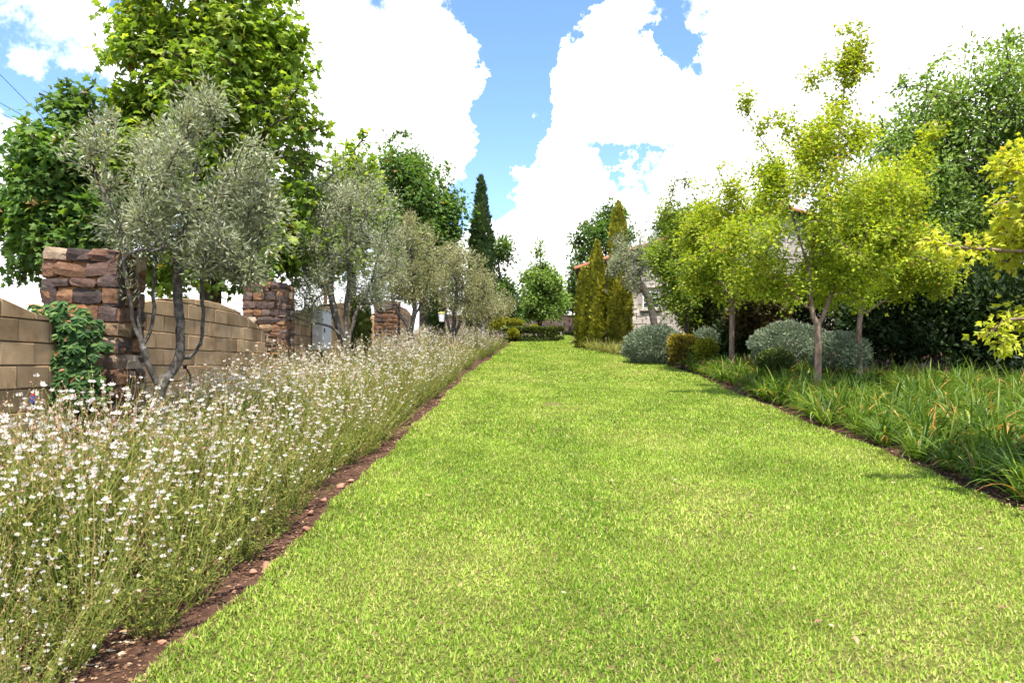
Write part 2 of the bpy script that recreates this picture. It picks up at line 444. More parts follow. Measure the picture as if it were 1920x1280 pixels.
def edgeL(y): return np.interp(y, LE[:, 1], LE[:, 0]) + .03 * np.sin(y * 1.9) + .018 * np.sin(y * 5.3 + 1) + .012 * np.sin(y * 13.7)
def edgeR(y): return np.interp(y, RE[:, 1], RE[:, 0]) + .03 * np.sin(y * 1.7 + 2) + .02 * np.sin(y * 6.1) + .012 * np.sin(y * 14.9)


yy = np.linspace(-3, 55, 500)
uu = np.linspace(0, 1, 24)
el, er = edgeL(yy), edgeR(yy)
VX = el[:, None] + (er - el)[:, None] * uu[None]
lawn_b = np.array([[mnoise.noise((a * .7, b * .7, 3.3)) for a in VX[k]] for k, b in enumerate(yy)]) * .006 - .008
edge_drop = np.where((uu < .02) | (uu > .98), -.05, 0.0)
VZ = gz(yy)[:, None] + lawn_b + edge_drop[None]
V = np.stack([VX, np.repeat(yy[:, None], 24, 1), VZ], -1).reshape(-1, 3)
i = np.arange(len(yy) - 1)[:, None] * 24 + np.arange(23)[None]
tag(obj('lawn', mesh_np('lawn', V, np.stack([i, i + 1, i + 25, i + 24], -1).reshape(-1, 4), M['thatch'], smooth=True)),
    'mown lawn running uphill between the planted beds', kind='structure')


def grass():
    parts = []
    bands = [(1.6, 4.5, 13000, .0032, .023), (4.5, 8, 7500, .0046, .027), (8, 14, 3500, .0070, .029), (14, 24, 1200, .0120, .032), (24, 55, 330, .024, .036)]
    Vs, As = [], []
    for y0, y1, dens, w, h in bands:
        area = (y1 - y0) * 5.4
        n = int(area * dens)
        y = rng.uniform(y0, y1, n)
        l, r = edgeL(y) - .03, edgeR(y) + .03
        x = l + (r - l) * rng.uniform(0, 1, n)
        keep = (np.abs(x) < .82 * y + 1.0)
        # a worn pale spot and thin places
        thin = np.sin(x * 2.1 + 1.7 * np.sin(y * .9)) * np.sin(y * 1.3 + 1.1 * np.sin(x * 1.4))
        keep &= rng.uniform(0, 1, n) > np.clip(.10 + .3 * (thin - .3), 0, .35)
        keep &= ((x - .68) / .22) ** 2 + ((y - 10.9) / .28) ** 2 > rng.uniform(.2, 1.2, n)
        x, y, th = x[keep], y[keep], thin[keep]
        n = len(x)
        z = gz(y) + .0
        ang = rng.uniform(0, 2 * np.pi, n)
        lean = np.abs(rng.normal(0, .8, n)) + .3
        hh = h * rng.uniform(.55, 1.35, n) * np.where(rng.uniform(0, 1, n) < .02, 1.7, 1)
        d = np.stack([np.cos(ang) * np.sin(lean), np.sin(ang) * np.sin(lean), np.cos(lean) + .1], -1)
        side = np.stack([-np.sin(ang + rng.normal(0, .5, n)), np.cos(ang), np.zeros(n)], -1)
        p = np.stack([x, y, z], -1)
        ww = (w * rng.uniform(.6, 1.4, n))[:, None]
        tri = np.stack([p - side * ww, p + side * ww, p + d * hh[:, None]], 1)
        Vs.append(tri.reshape(-1, 3))
        band = np.exp(-((x - .45 - .02 * y) / .22) ** 2) + np.exp(-((x - 2.2) / .2) ** 2) * .6 + np.exp(-((x + .55 - .02 * y) / .16) ** 2) * .7
        a = np.clip(rng.beta(2, 2.6, n) + .13 * np.clip(th, -.6, 1) - .10 * band + .05, 0, .86)
        dead = rng.uniform(0, 1, n) < .13 + .12 * np.clip(th, 0, 1)
        a = np.where(dead, rng.uniform(.84, 1, n), a)
        As.append(np.repeat(a, 3))
    V = np.concatenate(Vs)
    Fm = np.arange(len(V)).reshape(-1, 3)
    return mesh_np('grass', V, Fm, M['grass'], np.concatenate(As))


tag(obj('grass', grass()), 'short bright green lawn grass with straw coloured patches', 'grass', kind='stuff')

# ------------------------------------------------------------------ leaf templates (y along the leaf, x across, z up)
def fan(outline, centre, cz=0.05, tipdroop=0.0):
    o = np.array([(x, y, -tipdroop * (x * x + y * y)) for x, y in outline])
    V = np.vstack([[centre[0], centre[1], cz], o])
    n = len(o)
    Ff = np.array([[0, 1 + k, 1 + (k + 1) % n] for k in range(n)])
    return V, Ff


T_LANCE = (np.array([[0, 0, 0], [.13, .42, .035], [0, 1, -.05], [-.13, .42, .035], [0, .45, 0]]), np.array([[0, 1, 4], [1, 2, 4], [2, 3, 4], [3, 0, 4]]))
T_LANCE2 = (np.array([[0, 0, 0], [.14, .45, .04], [0, 1, -.03], [-.14, .45, .04]]), np.array([[0, 1, 2], [0, 2, 3]]))
T_OVAL = (np.array([[0, 0, 0], [.26, .35, .05], [.2, .72, .03], [0, 1, -.06], [-.2, .72, .03], [-.26, .35, .05]]), np.array([[0, 1, 2], [0, 2, 3], [0, 3, 4], [0, 4, 5]]))
T_OVAL2 = (np.array([[0, 0, 0], [.28, .5, .06], [0, 1, -.05], [-.28, .5, .06]]), np.array([[0, 1, 2], [0, 2, 3]]))
T_PLANE = fan([(0, 0), (.52, -.06), (.34, .2), (.6, .52), (.26, .5), (0, 1.0), (-.26, .5), (-.6, .52), (-.34, .2), (-.52, -.06)], (0, .28), .06, .16)
T_MAPLE = fan([(0, 0), (.52, .46), (.2, .52), (0, 1.0), (-.2, .52), (-.52, .46)], (0, .34), .06, .18)
T_SPRAY = (np.array([[0, 0, 0], [.2, .3, .06], [.34, .72, 0], [.1, .66, .05], [0, 1, 0], [-.12, .62, .05], [-.32, .7, 0], [-.2, .28, .06]]),
           np.array([[0, 1, 3], [1, 2, 3], [0, 3, 5], [3, 4, 5], [0, 5, 7], [5, 6, 7]]))


def leaves(P, D, Nn, S, tmpl, rnd):
    """build leaf geometry: P positions, D leaf axis, Nn approximate normals, S sizes"""
    tv, tf = tmpl
    D = unit(D)
    X = unit(np.cross(D, Nn))
    Z = np.cross(X, D)
    V = P[:, None] + S[:, None, None] * (tv[None, :, 0:1] * X[:, None] + tv[None, :, 1:2] * D[:, None] + tv[None, :, 2:3] * Z[:, None])
    n, k = len(P), len(tv)
    Fm = (tf[None] + (np.arange(n) * k)[:, None, None]).reshape(-1, 3)
    return V.reshape(-1, 3), Fm, np.repeat(rnd, k)


# ------------------------------------------------------------------ trees
def resample(pts, step):
    pts = np.asarray(pts, float)
    seg = np.linalg.norm(np.diff(pts, axis=0), axis=1)
    s = np.concatenate([[0], np.cumsum(seg)])
    n = max(2, int(s[-1] / step) + 1)
    q = np.linspace(0, s[-1], n)
    P = np.stack([np.interp(q, s, pts[:, k]) for k in range(3)], -1)
    if n > 4:                                  # soften corners
        for _ in range(2):
            P[1:-1] = P[1:-1] * .5 + (P[:-2] + P[2:]) * .25
    return P


class Skeleton:
    def __init__(s, step):
        s.pos = np.zeros((20000, 3)); s.dir = np.zeros((20000, 3)); s.par = np.full(20000, -1); s.n = 0
        s.dep = np.zeros(20000)
        s.chains = []; s.step = step

    def path(s, P, start, jit=0.0, kind='limb', **info):
        P = np.asarray(P)
        idx = []
        prev = start
        for k, p in enumerate(P):
            if jit: p = p + rng.normal(0, jit, 3)
            j = s.n
            s.pos[j] = p
            s.par[j] = prev
            d = p - s.pos[prev] if prev >= 0 else np.array([0, 0, 1.0])
            s.dir[j] = unit(d)
            s.dep[j] = s.dep[prev] + np.linalg.norm(d) if prev >= 0 else 0
            idx.append(j); prev = j; s.n += 1
        s.chains.append(dict(start=start, idx=idx, kind=kind, **info))

    def nearest(s, t, skip_low=None):
        d = np.linalg.norm(s.pos[:s.n] - t, axis=1)
        cost = d + .45 * np.maximum(0, s.pos[:s.n, 2] - t[2]) + .06 * s.dep[:s.n]
        if skip_low is not None:
            cost = cost + np.where(s.pos[:s.n, 2] < skip_low, 1e3, 0)
        return int(np.argmin(cost))

    def reach(s, t, bend=.35, up=.15, skip_low=None, kind='twig', **info):
        i = s.nearest(t, skip_low)
        p0 = s.pos[i]; dist = np.linalg.norm(t - p0)
        if dist < 1e-3: return
        c = p0 + unit(s.dir[i] * .8 + unit(t - p0)) * dist * bend + np.array([0, 0, up * dist])
        k = max(2, int(dist / s.step) + 1)
        u = np.linspace(0, 1, k + 1)[1:, None]
        P = (1 - u) ** 2 * p0 + 2 * u * (1 - u) * c + u * u * t
        s.path(P, i, jit=.012 * min(dist, 1), kind=kind, **info)

    def radii(s, R0, rt, power=.5):
        w = np.zeros(s.n)
        hasc = np.zeros(s.n, bool)
        for j in range(s.n):
            if s.par[j] >= 0: hasc[s.par[j]] = True
        w[~hasc] = 1
        for j in range(s.n - 1, 0, -1):
            if s.par[j] >= 0: w[s.par[j]] += w[j]
        return rt + (R0 - rt) * (w / w[0]) ** power

    def mesh(s, name, mat, R0, rt, power=.5, flare=.35, minlen=0.0):
        r = s.radii(R0, rt, power)
        r = r * (1 + flare * np.exp(-(s.pos[:s.n, 2] - s.pos[0, 2]) / max(R0 * 2.2, .05)))
        acc = Acc()
        for c in s.chains:
            ids = ([c['start']] if c['start'] >= 0 else []) + c['idx']
            P = s.pos[ids]; rr = r[ids].copy()
            if c['start'] >= 0 and len(ids) > 1:
                rr[0] = min(rr[0], rr[1] * 1.35)
            if len(P) < 2: continue
            sides = 8 if rr.max() > .05 else (5 if rr.max() > .014 else 3)
            v, f = tube(P, rr, sides)
            acc.add(v, f)
        return acc.mesh(name, mat, smooth=True)


def E(px, py, d, rx, ry, rd=None):
    c = at(px, py, d)
    a, b = rx / F * d, ry / F * d
    return (*c, a, (rd if rd is not None else a), b)


def sample_env(env, n, shell=.42, clump=.34):
    env = np.array(env)
    w = env[:, 3] * env[:, 4] * env[:, 5]
    w = w ** .8; w = w / w.sum()
    m = max(10, int(n / 3.2))
    k = rng.choice(len(env), m, p=w)
    v = unit(rng.normal(size=(m, 3)))
    u = rng.uniform(0, 1, m) ** shell
    cen = env[k, :3] + v * u[:, None] * env[k, 3:6]
    j = rng.integers(0, m, n)
    size = (env[k, 3] * env[k, 5]) ** .5 * clump
    return cen[j] + unit(rng.normal(size=(n, 3))) * (rng.uniform(0, 1, n) ** .5 * size[j])[:, None]


def tree(name, label, cat, group, base, limbs, env, twigs, nleaf, lsize, tmpl, leafmat, bark, R0, rt=.004, step=.14, spread=.10,
         up=.3, outw=.5, shoots=(), shoot_leaf=70, leaf_from=.35, droop=0.0, shell=.42, skip=None, along=.5, power=.5, bend=.35, shoot_spread=.06, clump=.34):
    """limbs: polylines in world space, the first one starting at the base"""
    root = empty(name, base)
    base = np.asarray(base, float)
    sk = Skeleton(step)
    for k, l in enumerate(limbs):
        P = resample(l, step)
        if k == 0:
            sk.path(P, -1, jit=0)
        else:
            st = int(np.argmin(np.linalg.norm(sk.pos[:sk.n] - P[0], axis=1)))
            sk.path(P[1:], st, jit=.006)
    T = sample_env(env, twigs, shell, clump)
    top = limbs[0][-1]
    T = T[np.argsort(np.linalg.norm(T - np.asarray(top), axis=1))]
    lowz = skip if skip is not None else base[2]
    for t in T:
        sk.reach(t, skip_low=lowz, bend=bend)
    for sh in shoots:
        sk.reach(np.asarray(sh), kind='shoot', skip_low=lowz, up=.0, bend=.3)
    cen = np.mean(np.array(env)[:, :3], axis=0)
    Ps, Ds = [], []
    tw = [c for c in sk.chains if c['kind'] == 'twig']
    per = max(1, nleaf // max(1, len(tw)))
    for c in sk.chains:
        if c['start'] < 0: continue
        P = sk.pos[[c['start']] + c['idx']]
        m = {'twig': per, 'shoot': shoot_leaf, 'limb': per * 2}[c['kind']]
        lf = {'twig': leaf_from, 'shoot': .1, 'limb': .6}[c['kind']]
        L = np.linalg.norm(np.diff(P, axis=0), axis=1).sum()
        if c['kind'] == 'twig':                   # foliage sits on the last stretch of a twig
            lf = max(lf, 1 - .75 / max(L, .01)) if L > 1.1 else lf
        u = (lf + (1 - lf) * rng.uniform(0, 1, m) ** .8) * (len(P) - 1)
        k = np.minimum(u.astype(int), len(P) - 2); f = (u - k)[:, None]
        q = P[k] * (1 - f) + P[k + 1] * f
        tang = unit(P[k + 1] - P[k])
        sp = spread if c['kind'] == 'twig' else shoot_spread
        off = rng.normal(0, sp, (m, 3))
        Ps.append(q + off)
        Ds.append(unit(tang * along + unit(off) * .8 + rng.normal(0, .35, (m, 3)) - np.array([0, 0, droop])))
    P = np.concatenate(Ps); D = np.concatenate(Ds)
    n = len(P)
    out = unit(P - cen)
    Nn = unit(np.array([0, 0, up]) + out * outw * .6 + rng.normal(0, .45, (n, 3)))
    S = lsize * rng.uniform(.6, 1.25, n)
    a = np.clip(rng.beta(2.2, 2.2, n) * .97 + .05 * out[:, 2], 0, .97)
    tip = rng.uniform(0, 1, n) < .012
    a[tip] = 1.0
    V, Fm, A = leaves(P, D, Nn, S, tmpl, a)
    b = base
    tr = obj('trunk', sk.mesh(name + '_trunk', bark, R0, rt, power), root)
    cr = obj('crown', mesh_np(name + '_crown', V, Fm, leafmat, A), root)
    for o in (tr, cr):
        o.location = -b
    tag(root, label, cat, group)
    return root


def G(px, d, dz=0.0):
    """point on the ground under a photo column at distance d"""
    x = (px - 960) / F * d / (math.cos(PITCH))
    return np.array([x, d, gz(d) + dz])


OL = 'olive trees along the flower bed'
# -- the near olive: forks shown in the photo
d = 6.8
b = G(292, d, -.06)
tree('olive_tree', 'many-stemmed grey-green olive tree beside the creeper-clad stone pillar', 'tree', OL, b,
     [[b, at(296, 800, d), at(298, 740, d), at(300, 728, d)],
      [at(300, 730, d), at(278, 690, d - .1), at(266, 640, d - .15), at(245, 590, d - .2), at(240, 530, d - .25), at(225, 450, d - .3)],
      [at(268, 650, d - .1), at(285, 620, d), at(292, 590, d), at(285, 545, d + .1), at(290, 480, d + .15), at(300, 380, d + .2)],
      [at(262, 630, d - .15), at(262, 570, d - .1), at(252, 500, d), at(215, 400, d), at(180, 330, d)],
      [at(300, 728, d), at(325, 690, d + .1), at(340, 675, d + .15), at(338, 630, d + .15), at(335, 560, d + .2), at(328, 490, d + .2), at(345, 420, d + .2), at(370, 300, d + .3)],
      [at(340, 678, d + .15), at(378, 655, d + .25), at(380, 600, d + .3), at(378, 540, d + .35), at(400, 440, d + .4), at(430, 350, d + .4)]],
     [E(340, 390, d, 140, 110), E(440, 320, d, 75, 80), E(290, 270, d, 110, 60), E(370, 220, d, 60, 60), E(250, 420, d, 80, 90), E(460, 430, d, 60, 90), E(180, 330, d, 40, 60), E(380, 490, d, 110, 50), E(495, 400, d, 45, 95), E(380, 180, d, 45, 40)],
     340, 23500, .060, T_LANCE2, M['olive_leaf'], M['bark_olive'], .060, rt=.0022, step=.09, spread=.065, up=.2,
     shoots=[at(385, 140, d), at(345, 165, d), at(160, 235, d), at(130, 300, d), at(500, 300, d), at(120, 250, d + .2), at(205, 215, d), at(440, 215, d)], shoot_leaf=60, skip=b[2] + 1.15, along=.9, power=.56, shoot_spread=.035)

d = 13.0
b = G(650, d, -.06)
tree('olive_tree', 'wide spreading olive tree in front of the white meter box', 'tree', OL, b,
     [[b, at(650, 700, d), at(648, 660, d), at(650, 648, d)],
      [at(650, 650, d), at(634, 620, d), at(628, 590, d), at(618, 540, d), at(622, 480, d), at(600, 400, d)],
      [at(648, 650, d), at(630, 612, d - .2), at(600, 606, d - .4), at(575, 604, d - .5), at(545, 590, d - .5)],
      [at(652, 645, d), at(662, 610, d), at(668, 580, d), at(682, 565, d), at(700, 520, d), at(715, 440, d)],
      [at(650, 640, d), at(648, 590, d + .2), at(655, 520, d + .3), at(648, 440, d + .3), at(660, 360, d + .3)]],
     [E(640, 450, d, 115, 105), E(610, 360, d, 85, 65), E(720, 430, d, 55, 80), E(570, 470, d, 60, 80), E(680, 370, d, 60, 50), E(640, 540, d, 100, 40), E(540, 560, d - .3, 50, 40), E(750, 480, d, 30, 60), E(560, 420, d, 65, 95), E(590, 310, d, 40, 45)],
     420, 34000, .064, clump=.42, tmpl=T_LANCE2, leafmat=M['olive_leaf'], bark=M['bark_olive'], R0=.088, rt=.0035, step=.13, spread=.09, up=.2,
     shoots=[at(585, 250, d), at(575, 290, d), at(640, 300, d), at(720, 340, d), at(545, 350, d), at(465, 575, d - .5), at(500, 590, d - .5)], shoot_leaf=50, skip=b[2] + .95, along=.9, power=.52, shoot_spread=.045)

d = 18.0
b = G(771, d, -.06)
tree('olive_tree', 'slender olive tree with kinked trunk and knobby base', 'tree', OL, b,
     [[b, at(773, 665, d), at(770, 620, d), at(758, 598, d), at(745, 585, d)],
      [at(770, 622, d), at(778, 590, d), at(776, 560, d), at(770, 500, d), at(772, 440, d)],
      [at(745, 585, d), at(735, 560, d), at(730, 500, d)],
      [at(778, 590, d), at(795, 560, d), at(805, 520, d)]],
     [E(765, 500, d, 60, 70), E(770, 440, d, 40, 40), E(800, 540, d, 40, 50), E(725, 530, d, 40, 40)],
     190, 14000, .075, T_LANCE2, M['olive_far'], M['bark_olive'], .08, rt=.005, step=.16, spread=.10, up=.2, shoots=[at(770, 395, d), at(745, 430, d), at(790, 420, d)], skip=b[2] + 1.0, along=.9, power=.52)

d = 22.5
b = G(846, d, -.06)
tree('olive_tree', 'round crowned pale olive tree with low forked trunk', 'tree', OL, b,
     [[b, at(848, 650, d), at(849, 632, d)],
      [at(849, 634, d), at(838, 605, d), at(835, 570, d), at(825, 520, d)],
      [at(849, 634, d), at(862, 605, d), at(872, 580, d), at(885, 530, d)],
      [at(849, 632, d), at(852, 590, d), at(858, 520, d), at(860, 480, d)]],
     [E(860, 530, d, 62, 55), E(855, 490, d, 45, 32), E(900, 545, d, 35, 50), E(815, 545, d, 30, 45), E(880, 580, d, 45, 30)],
     220, 16000, .088, T_LANCE2, M['olive_far'], M['bark_olive'], .10, rt=.006, step=.2, spread=.12, up=.25, skip=b[2] + .9, along=.9, power=.52)

d = 28.0
b = G(905, d, -.06)
tree('olive_tree', 'small olive tree with several pale thin trunks beside clipped round bushes', 'tree', OL, b,
     [[b, at(905, 632, d), at(907, 612, d)], [at(907, 612, d), at(900, 590, d), at(895, 570, d)], [at(907, 612, d), at(920, 595, d), at(930, 580, d)], [at(906, 620, d), at(888, 610, d), at(886, 590, d)]],
     [E(915, 562, d, 32, 32), E(935, 570, d, 22, 24), E(895, 580, d, 25, 25)],
     100, 7500, .10, T_LANCE2, M['olive_far'], M['bark_pale'], .07, rt=.008, step=.25, spread=.13, up=.25, skip=b[2] + .7, along=.9, power=.52)

d = 24.5
b = G(1232, d, -.06)
tree('olive_tree', 'leaning olive tree with gnarled trunk against the stone house gable', 'tree', None, b,
     [[b, at(1228, 610, d), at(1222, 585, d), at(1219, 560, d), at(1205, 540, d), at(1195, 525, d), at(1190, 490, d)],
      [at(1228, 612, d), at(1240, 602, d), at(1250, 590, d)], [at(1205, 540, d), at(1175, 520, d), at(1165, 490, d)]],
     [E(1185, 490, d, 42, 36), E(1165, 470, d, 28, 28), E(1210, 470, d, 30, 30), E(1180, 525, d, 34, 16), E(1235, 480, d, 25, 25)],
     140, 12000, .09, T_LANCE2, M['olive_leaf'], M['bark_olive'], .13, rt=.006, step=.22, spread=.11, up=.25, skip=b[2] + 1.7, along=.9, power=.52)

# -- plane trees beyond the wall
PL = 'plane trees beyond the block wall'
d = 12.6
b = G(395, d, -.1)
tree('plane_tree', 'tallest broad-leaved plane tree rising above the olives behind the wall', 'tree', PL, b,
     [[b, at(395, 520, d), at(392, 350, d), at(385, 200, d), at(380, 60, d), at(385, -60, d)],
      [at(393, 420, d), at(300, 300, d), at(260, 180, d)], [at(393, 400, d), at(490, 280, d), at(530, 150, d)],
      [at(390, 300, d), at(330, 150, d), at(310, 20, d)], [at(388, 250, d), at(450, 120, d), at(490, -10, d)]],
     [E(390, 330, d, 190, 120), E(400, 150, d, 150, 130), E(300, 70, d, 75, 110), E(490, 50, d, 75, 100), E(250, 215, d, 65, 80), E(540, 210, d, 75, 95), E(530, 110, d, 55, 80), E(400, -60, d, 120, 90), E(470, 430, d, 130, 90), E(550, 400, d, 50, 80), E(380, 40, d, 70, 100), E(410, 500, d, 150, 48)],
     540, 25500, .132, clump=.45, tmpl=T_PLANE, leafmat=M['plane_leaf'], bark=M['bark_dark'], R0=.19, rt=.008, step=.3, spread=.17, up=.75, skip=b[2] + 1.6,
     shoots=[at(595, 130, d), at(615, 235, d), at(195, 110, d), at(585, 300, d), at(205, 195, d), at(290, -10, d), at(570, 60, d)], shoot_leaf=26, droop=.35)
d = 11.6
b = G(120, d, -.1)
tree('plane_tree', 'dark leaved plane tree standing behind the creeper-clad pillar', 'tree', PL, b,
     [[b, at(122, 520, d), at(125, 400, d), at(130, 280, d), at(140, 190, d)], [at(122, 480, d), at(70, 400, d), at(50, 330, d)], [at(122, 470, d), at(180, 380, d), at(210, 300, d)]],
     [E(125, 320, d, 75, 100), E(130, 440, d, 95, 75), E(140, 220, d, 50, 50), E(85, 480, d, 65, 45), E(60, 300, d, 35, 50), E(60, 400, d, 45, 50), E(200, 400, d, 70, 90)],
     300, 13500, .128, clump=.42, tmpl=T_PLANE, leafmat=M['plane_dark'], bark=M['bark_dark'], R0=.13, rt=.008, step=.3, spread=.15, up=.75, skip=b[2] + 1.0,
     shoots=[at(125, 145, d), at(75, 175, d), at(20, 270, d), at(20, 450, d), at(175, 160, d), at(30, 340, d)], shoot_leaf=26, droop=.35)
d = 23
b = G(660, d, -.1)
tree('plane_tree', 'plane tree with bright leaf tips behind the wide spreading olive', 'tree', PL, b,
     [[b, at(660, 500, d), at(662, 400, d), at(668, 300, d)], [at(661, 450, d), at(640, 380, d)]],
     [E(665, 330, d, 40, 70), E(650, 400, d, 60, 70), E(690, 380, d, 30, 60), E(630, 460, d, 70, 60)],
     240, 8500, .17, clump=.5, tmpl=T_PLANE, leafmat=M['plane_leaf'], bark=M['bark_dark'], R0=.15, rt=.01, step=.4, spread=.2, up=.75, skip=b[2] + 1.6, shoots=[at(678, 243, d), at(640, 270, d), at(700, 300, d)], shoot_leaf=22, droop=.35)
d = 36
b = G(795, d, -.1)
tree('plane_tree', 'massive dark green plane tree beside the slim dark conifer', 'tree', PL, b,
     [[b, at(795, 560, d), at(792, 450, d), at(785, 350, d), at(770, 280, d)], [at(793, 500, d), at(830, 430, d), at(835, 370, d)], [at(793, 500, d), at(740, 440, d), at(735, 380, d)]],
     [E(760, 320, d, 55, 65), E(820, 390, d, 45, 70), E(770, 420, d, 85, 90), E(850, 440, d, 25, 70), E(730, 380, d, 40, 80), E(800, 500, d, 90, 70)],
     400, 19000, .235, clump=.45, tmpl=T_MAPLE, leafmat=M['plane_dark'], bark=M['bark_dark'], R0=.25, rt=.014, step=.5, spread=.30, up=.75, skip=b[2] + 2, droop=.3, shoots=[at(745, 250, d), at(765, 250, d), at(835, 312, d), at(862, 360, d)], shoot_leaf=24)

# -- far trees
FT = 'broad-leaved trees around the far wall'
d = 46
b = G(1012, d, -.1)
tree('broadleaf_tree', 'cone shaped green tree standing alone before the far wall', 'tree', FT, b,
     [[b, at(1012, 590, d), at(1013, 530, d), at(1013, 470, d)], [at(1012, 600, d), at(1000, 585, d), at(992, 570, d)], [at(1012, 602, d), at(1026, 588, d), at(1032, 572, d)]],
     [E(1013, 545, d, 32, 48), E(1014, 492, d, 17, 34), E(1013, 472, d, 11, 18), E(1012, 580, d, 36, 22), E(1030, 540, d, 20, 35), E(995, 540, d, 18, 35)],
     300, 13000, .24, clump=.5, tmpl=T_OVAL2, leafmat=M['tree_green'], bark=M['bark_dark'], R0=.17, rt=.012, step=.5, spread=.18, up=.6, skip=b[2] + 1.2, droop=.3, shoots=[at(1013, 452, d)], shoot_leaf=40, shoot_spread=.15)
d = 54
b = G(1118, d, -.1)
tree('broadleaf_tree', 'large dark green tree rising behind the golden cypresses', 'tree', FT, b,
     [[b, at(1118, 560, d), at(1120, 480, d), at(1122, 420, d)], [at(1118, 540, d), at(1085, 500, d)], [at(1119, 520, d), at(1150, 470, d)]],
     [E(1120, 460, d, 45, 60), E(1090, 510, d, 40, 60), E(1145, 430, d, 35, 40), E(1080, 560, d, 36, 36), E(1130, 540, d, 55, 50), E(1165, 440, d, 25, 40)],
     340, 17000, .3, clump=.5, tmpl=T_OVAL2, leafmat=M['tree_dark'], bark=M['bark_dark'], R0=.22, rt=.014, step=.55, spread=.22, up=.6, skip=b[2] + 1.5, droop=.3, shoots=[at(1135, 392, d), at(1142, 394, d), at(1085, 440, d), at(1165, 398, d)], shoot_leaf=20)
d = 42
b = G(942, d, -.1)
tree('broadleaf_tree', 'thin dark green tree peeping out beside the slim dark conifer', 'tree', FT, b,
     [[b, at(942, 600, d), at(938, 530, d), at(932, 460, d)]],
     [E(935, 480, d, 22, 50), E(942, 550, d, 28, 45), E(930, 590, d, 35, 25)],
     120, 6000, .24, T_OVAL2, M['tree_dark'], M['bark_dark'], .12, rt=.012, step=.5, spread=.24, up=.6, skip=b[2] + 1, droop=.3)
d = 50
b = G(1052, d, -.1)
tree('young_tree', 'young tree with thin pale trunk right before the far wall', 'tree', FT, b,
     [[b, at(1053, 600, d), at(1052, 575, d), at(1053, 555, d)]], [E(1053, 570, d, 15, 18), E(1050, 550, d, 12, 18)],
     45, 1800, .2, T_OVAL2, M['tree_green'], M['bark_pale'], .07, rt=.012, step=.5, spread=.22, up=.6, skip=b[2] + 1, droop=.3)
d = 52
b = G(997, d, -.1)
tree('young_tree', 'young tree with pale trunk half hidden behind the cone shaped tree', 'tree', FT, b,
     [[b, at(998, 605, d), at(997, 580, d)]], [E(992, 578, d, 16, 14), E(985, 560, d, 10, 18)],
     40, 1500, .2, T_OVAL2, M['tree_green'], M['bark_pale'], .08, rt=.012, step=.5, spread=.22, up=.6, skip=b[2] + 1, droop=.3)
d = 46
b = G(1262, d, -.1)
tree('broadleaf_tree', 'open dark tree showing above the tiled house roof', 'tree', FT, b,
     [[b, at(1262, 560, d), at(1258, 480, d), at(1255, 420, d)]],
     [E(1240, 430, d, 30, 25), E(1265, 420, d, 30, 30), E(1290, 400, d, 25, 30), E(1250, 460, d, 40, 30)],
     90, 3800, .25, T_OVAL2, M['tree_dark'], M['bark_dark'], .14, rt=.012, step=.5, spread=.26, up=.6, skip=b[2] + 2.5, droop=.3, shoots=[at(1235, 388, d), at(1265, 375, d), at(1300, 365, d)], shoot_leaf=18)

# -- maples on the right
MP = 'yellow-green maples in the strap leaf bed'
d = 11.6
b = G(1533, d, -.06)
tree('maple_tree', 'tallest yellow-green maple with Y-forked trunk and spiky top shoots', 'tree', MP, b,
     [[b, at(1533, 690, d), at(1534, 640, d), at(1534, 610, d)],
      [at(1534, 612, d), at(1518, 580, d), at(1518, 540, d), at(1520, 480, d), at(1540, 400, d), at(1560, 320, d), at(1580, 220, d), at(1585, 120, d)],
      [at(1520, 585, d), at(1495, 560, d), at(1470, 530, d), at(1420, 480, d), at(1370, 450, d)],
      [at(1535, 608, d), at(1552, 575, d), at(1560, 540, d), at(1590, 480, d), at(1620, 420, d), at(1660, 340, d), at(1700, 290, d)],
      [at(1519, 520, d), at(1490, 420, d), at(1460, 320, d), at(1420, 250, d)],
      [at(1560, 540, d), at(1610, 500, d + .2), at(1680, 470, d + .2)]],
     [E(1530, 440, d, 170, 100), E(1500, 330, d, 100, 70), E(1630, 380, d, 90, 90), E(1380, 460, d, 75, 60), E(1550, 260, d, 60, 80), E(1440, 330, d, 55, 70), E(1680, 460, d, 75, 60), E(1580, 520, d, 110, 38), E(1460, 520, d, 70, 38), E(1710, 330, d, 40, 50), E(1330, 490, d, 35, 22), E(1500, 250, d, 65, 60), E(1590, 230, d, 45, 90), E(1420, 270, d, 35, 60), E(1580, 130, d, 28, 60)],
     460, 36000, .064, clump=.40, tmpl=T_MAPLE, leafmat=M['maple_leaf'], bark=M['bark_maple'], R0=.056, rt=.0035, step=.16, power=.58, spread=.10, up=.9, outw=.4, skip=b[2] + 1.35, droop=.25,
     shoots=[at(1608, 38, d), at(1568, 55, d), at(1618, 90, d), at(1575, 130, d), at(1500, 140, d), at(1385, 165, d), at(1405, 180, d), at(1640, 135, d), at(1440, 230, d), at(1545, 115, d), at(1595, 150, d), at(1525, 160, d), at(1735, 240, d), at(1752, 250, d), at(1765, 235, d), at(1300, 490, d), at(1290, 482, d), at(1395, 200, d), at(1470, 215, d), at(1590, 90, d)], shoot_leaf=120)
d = 13.6
b = G(1611, d, -.06)
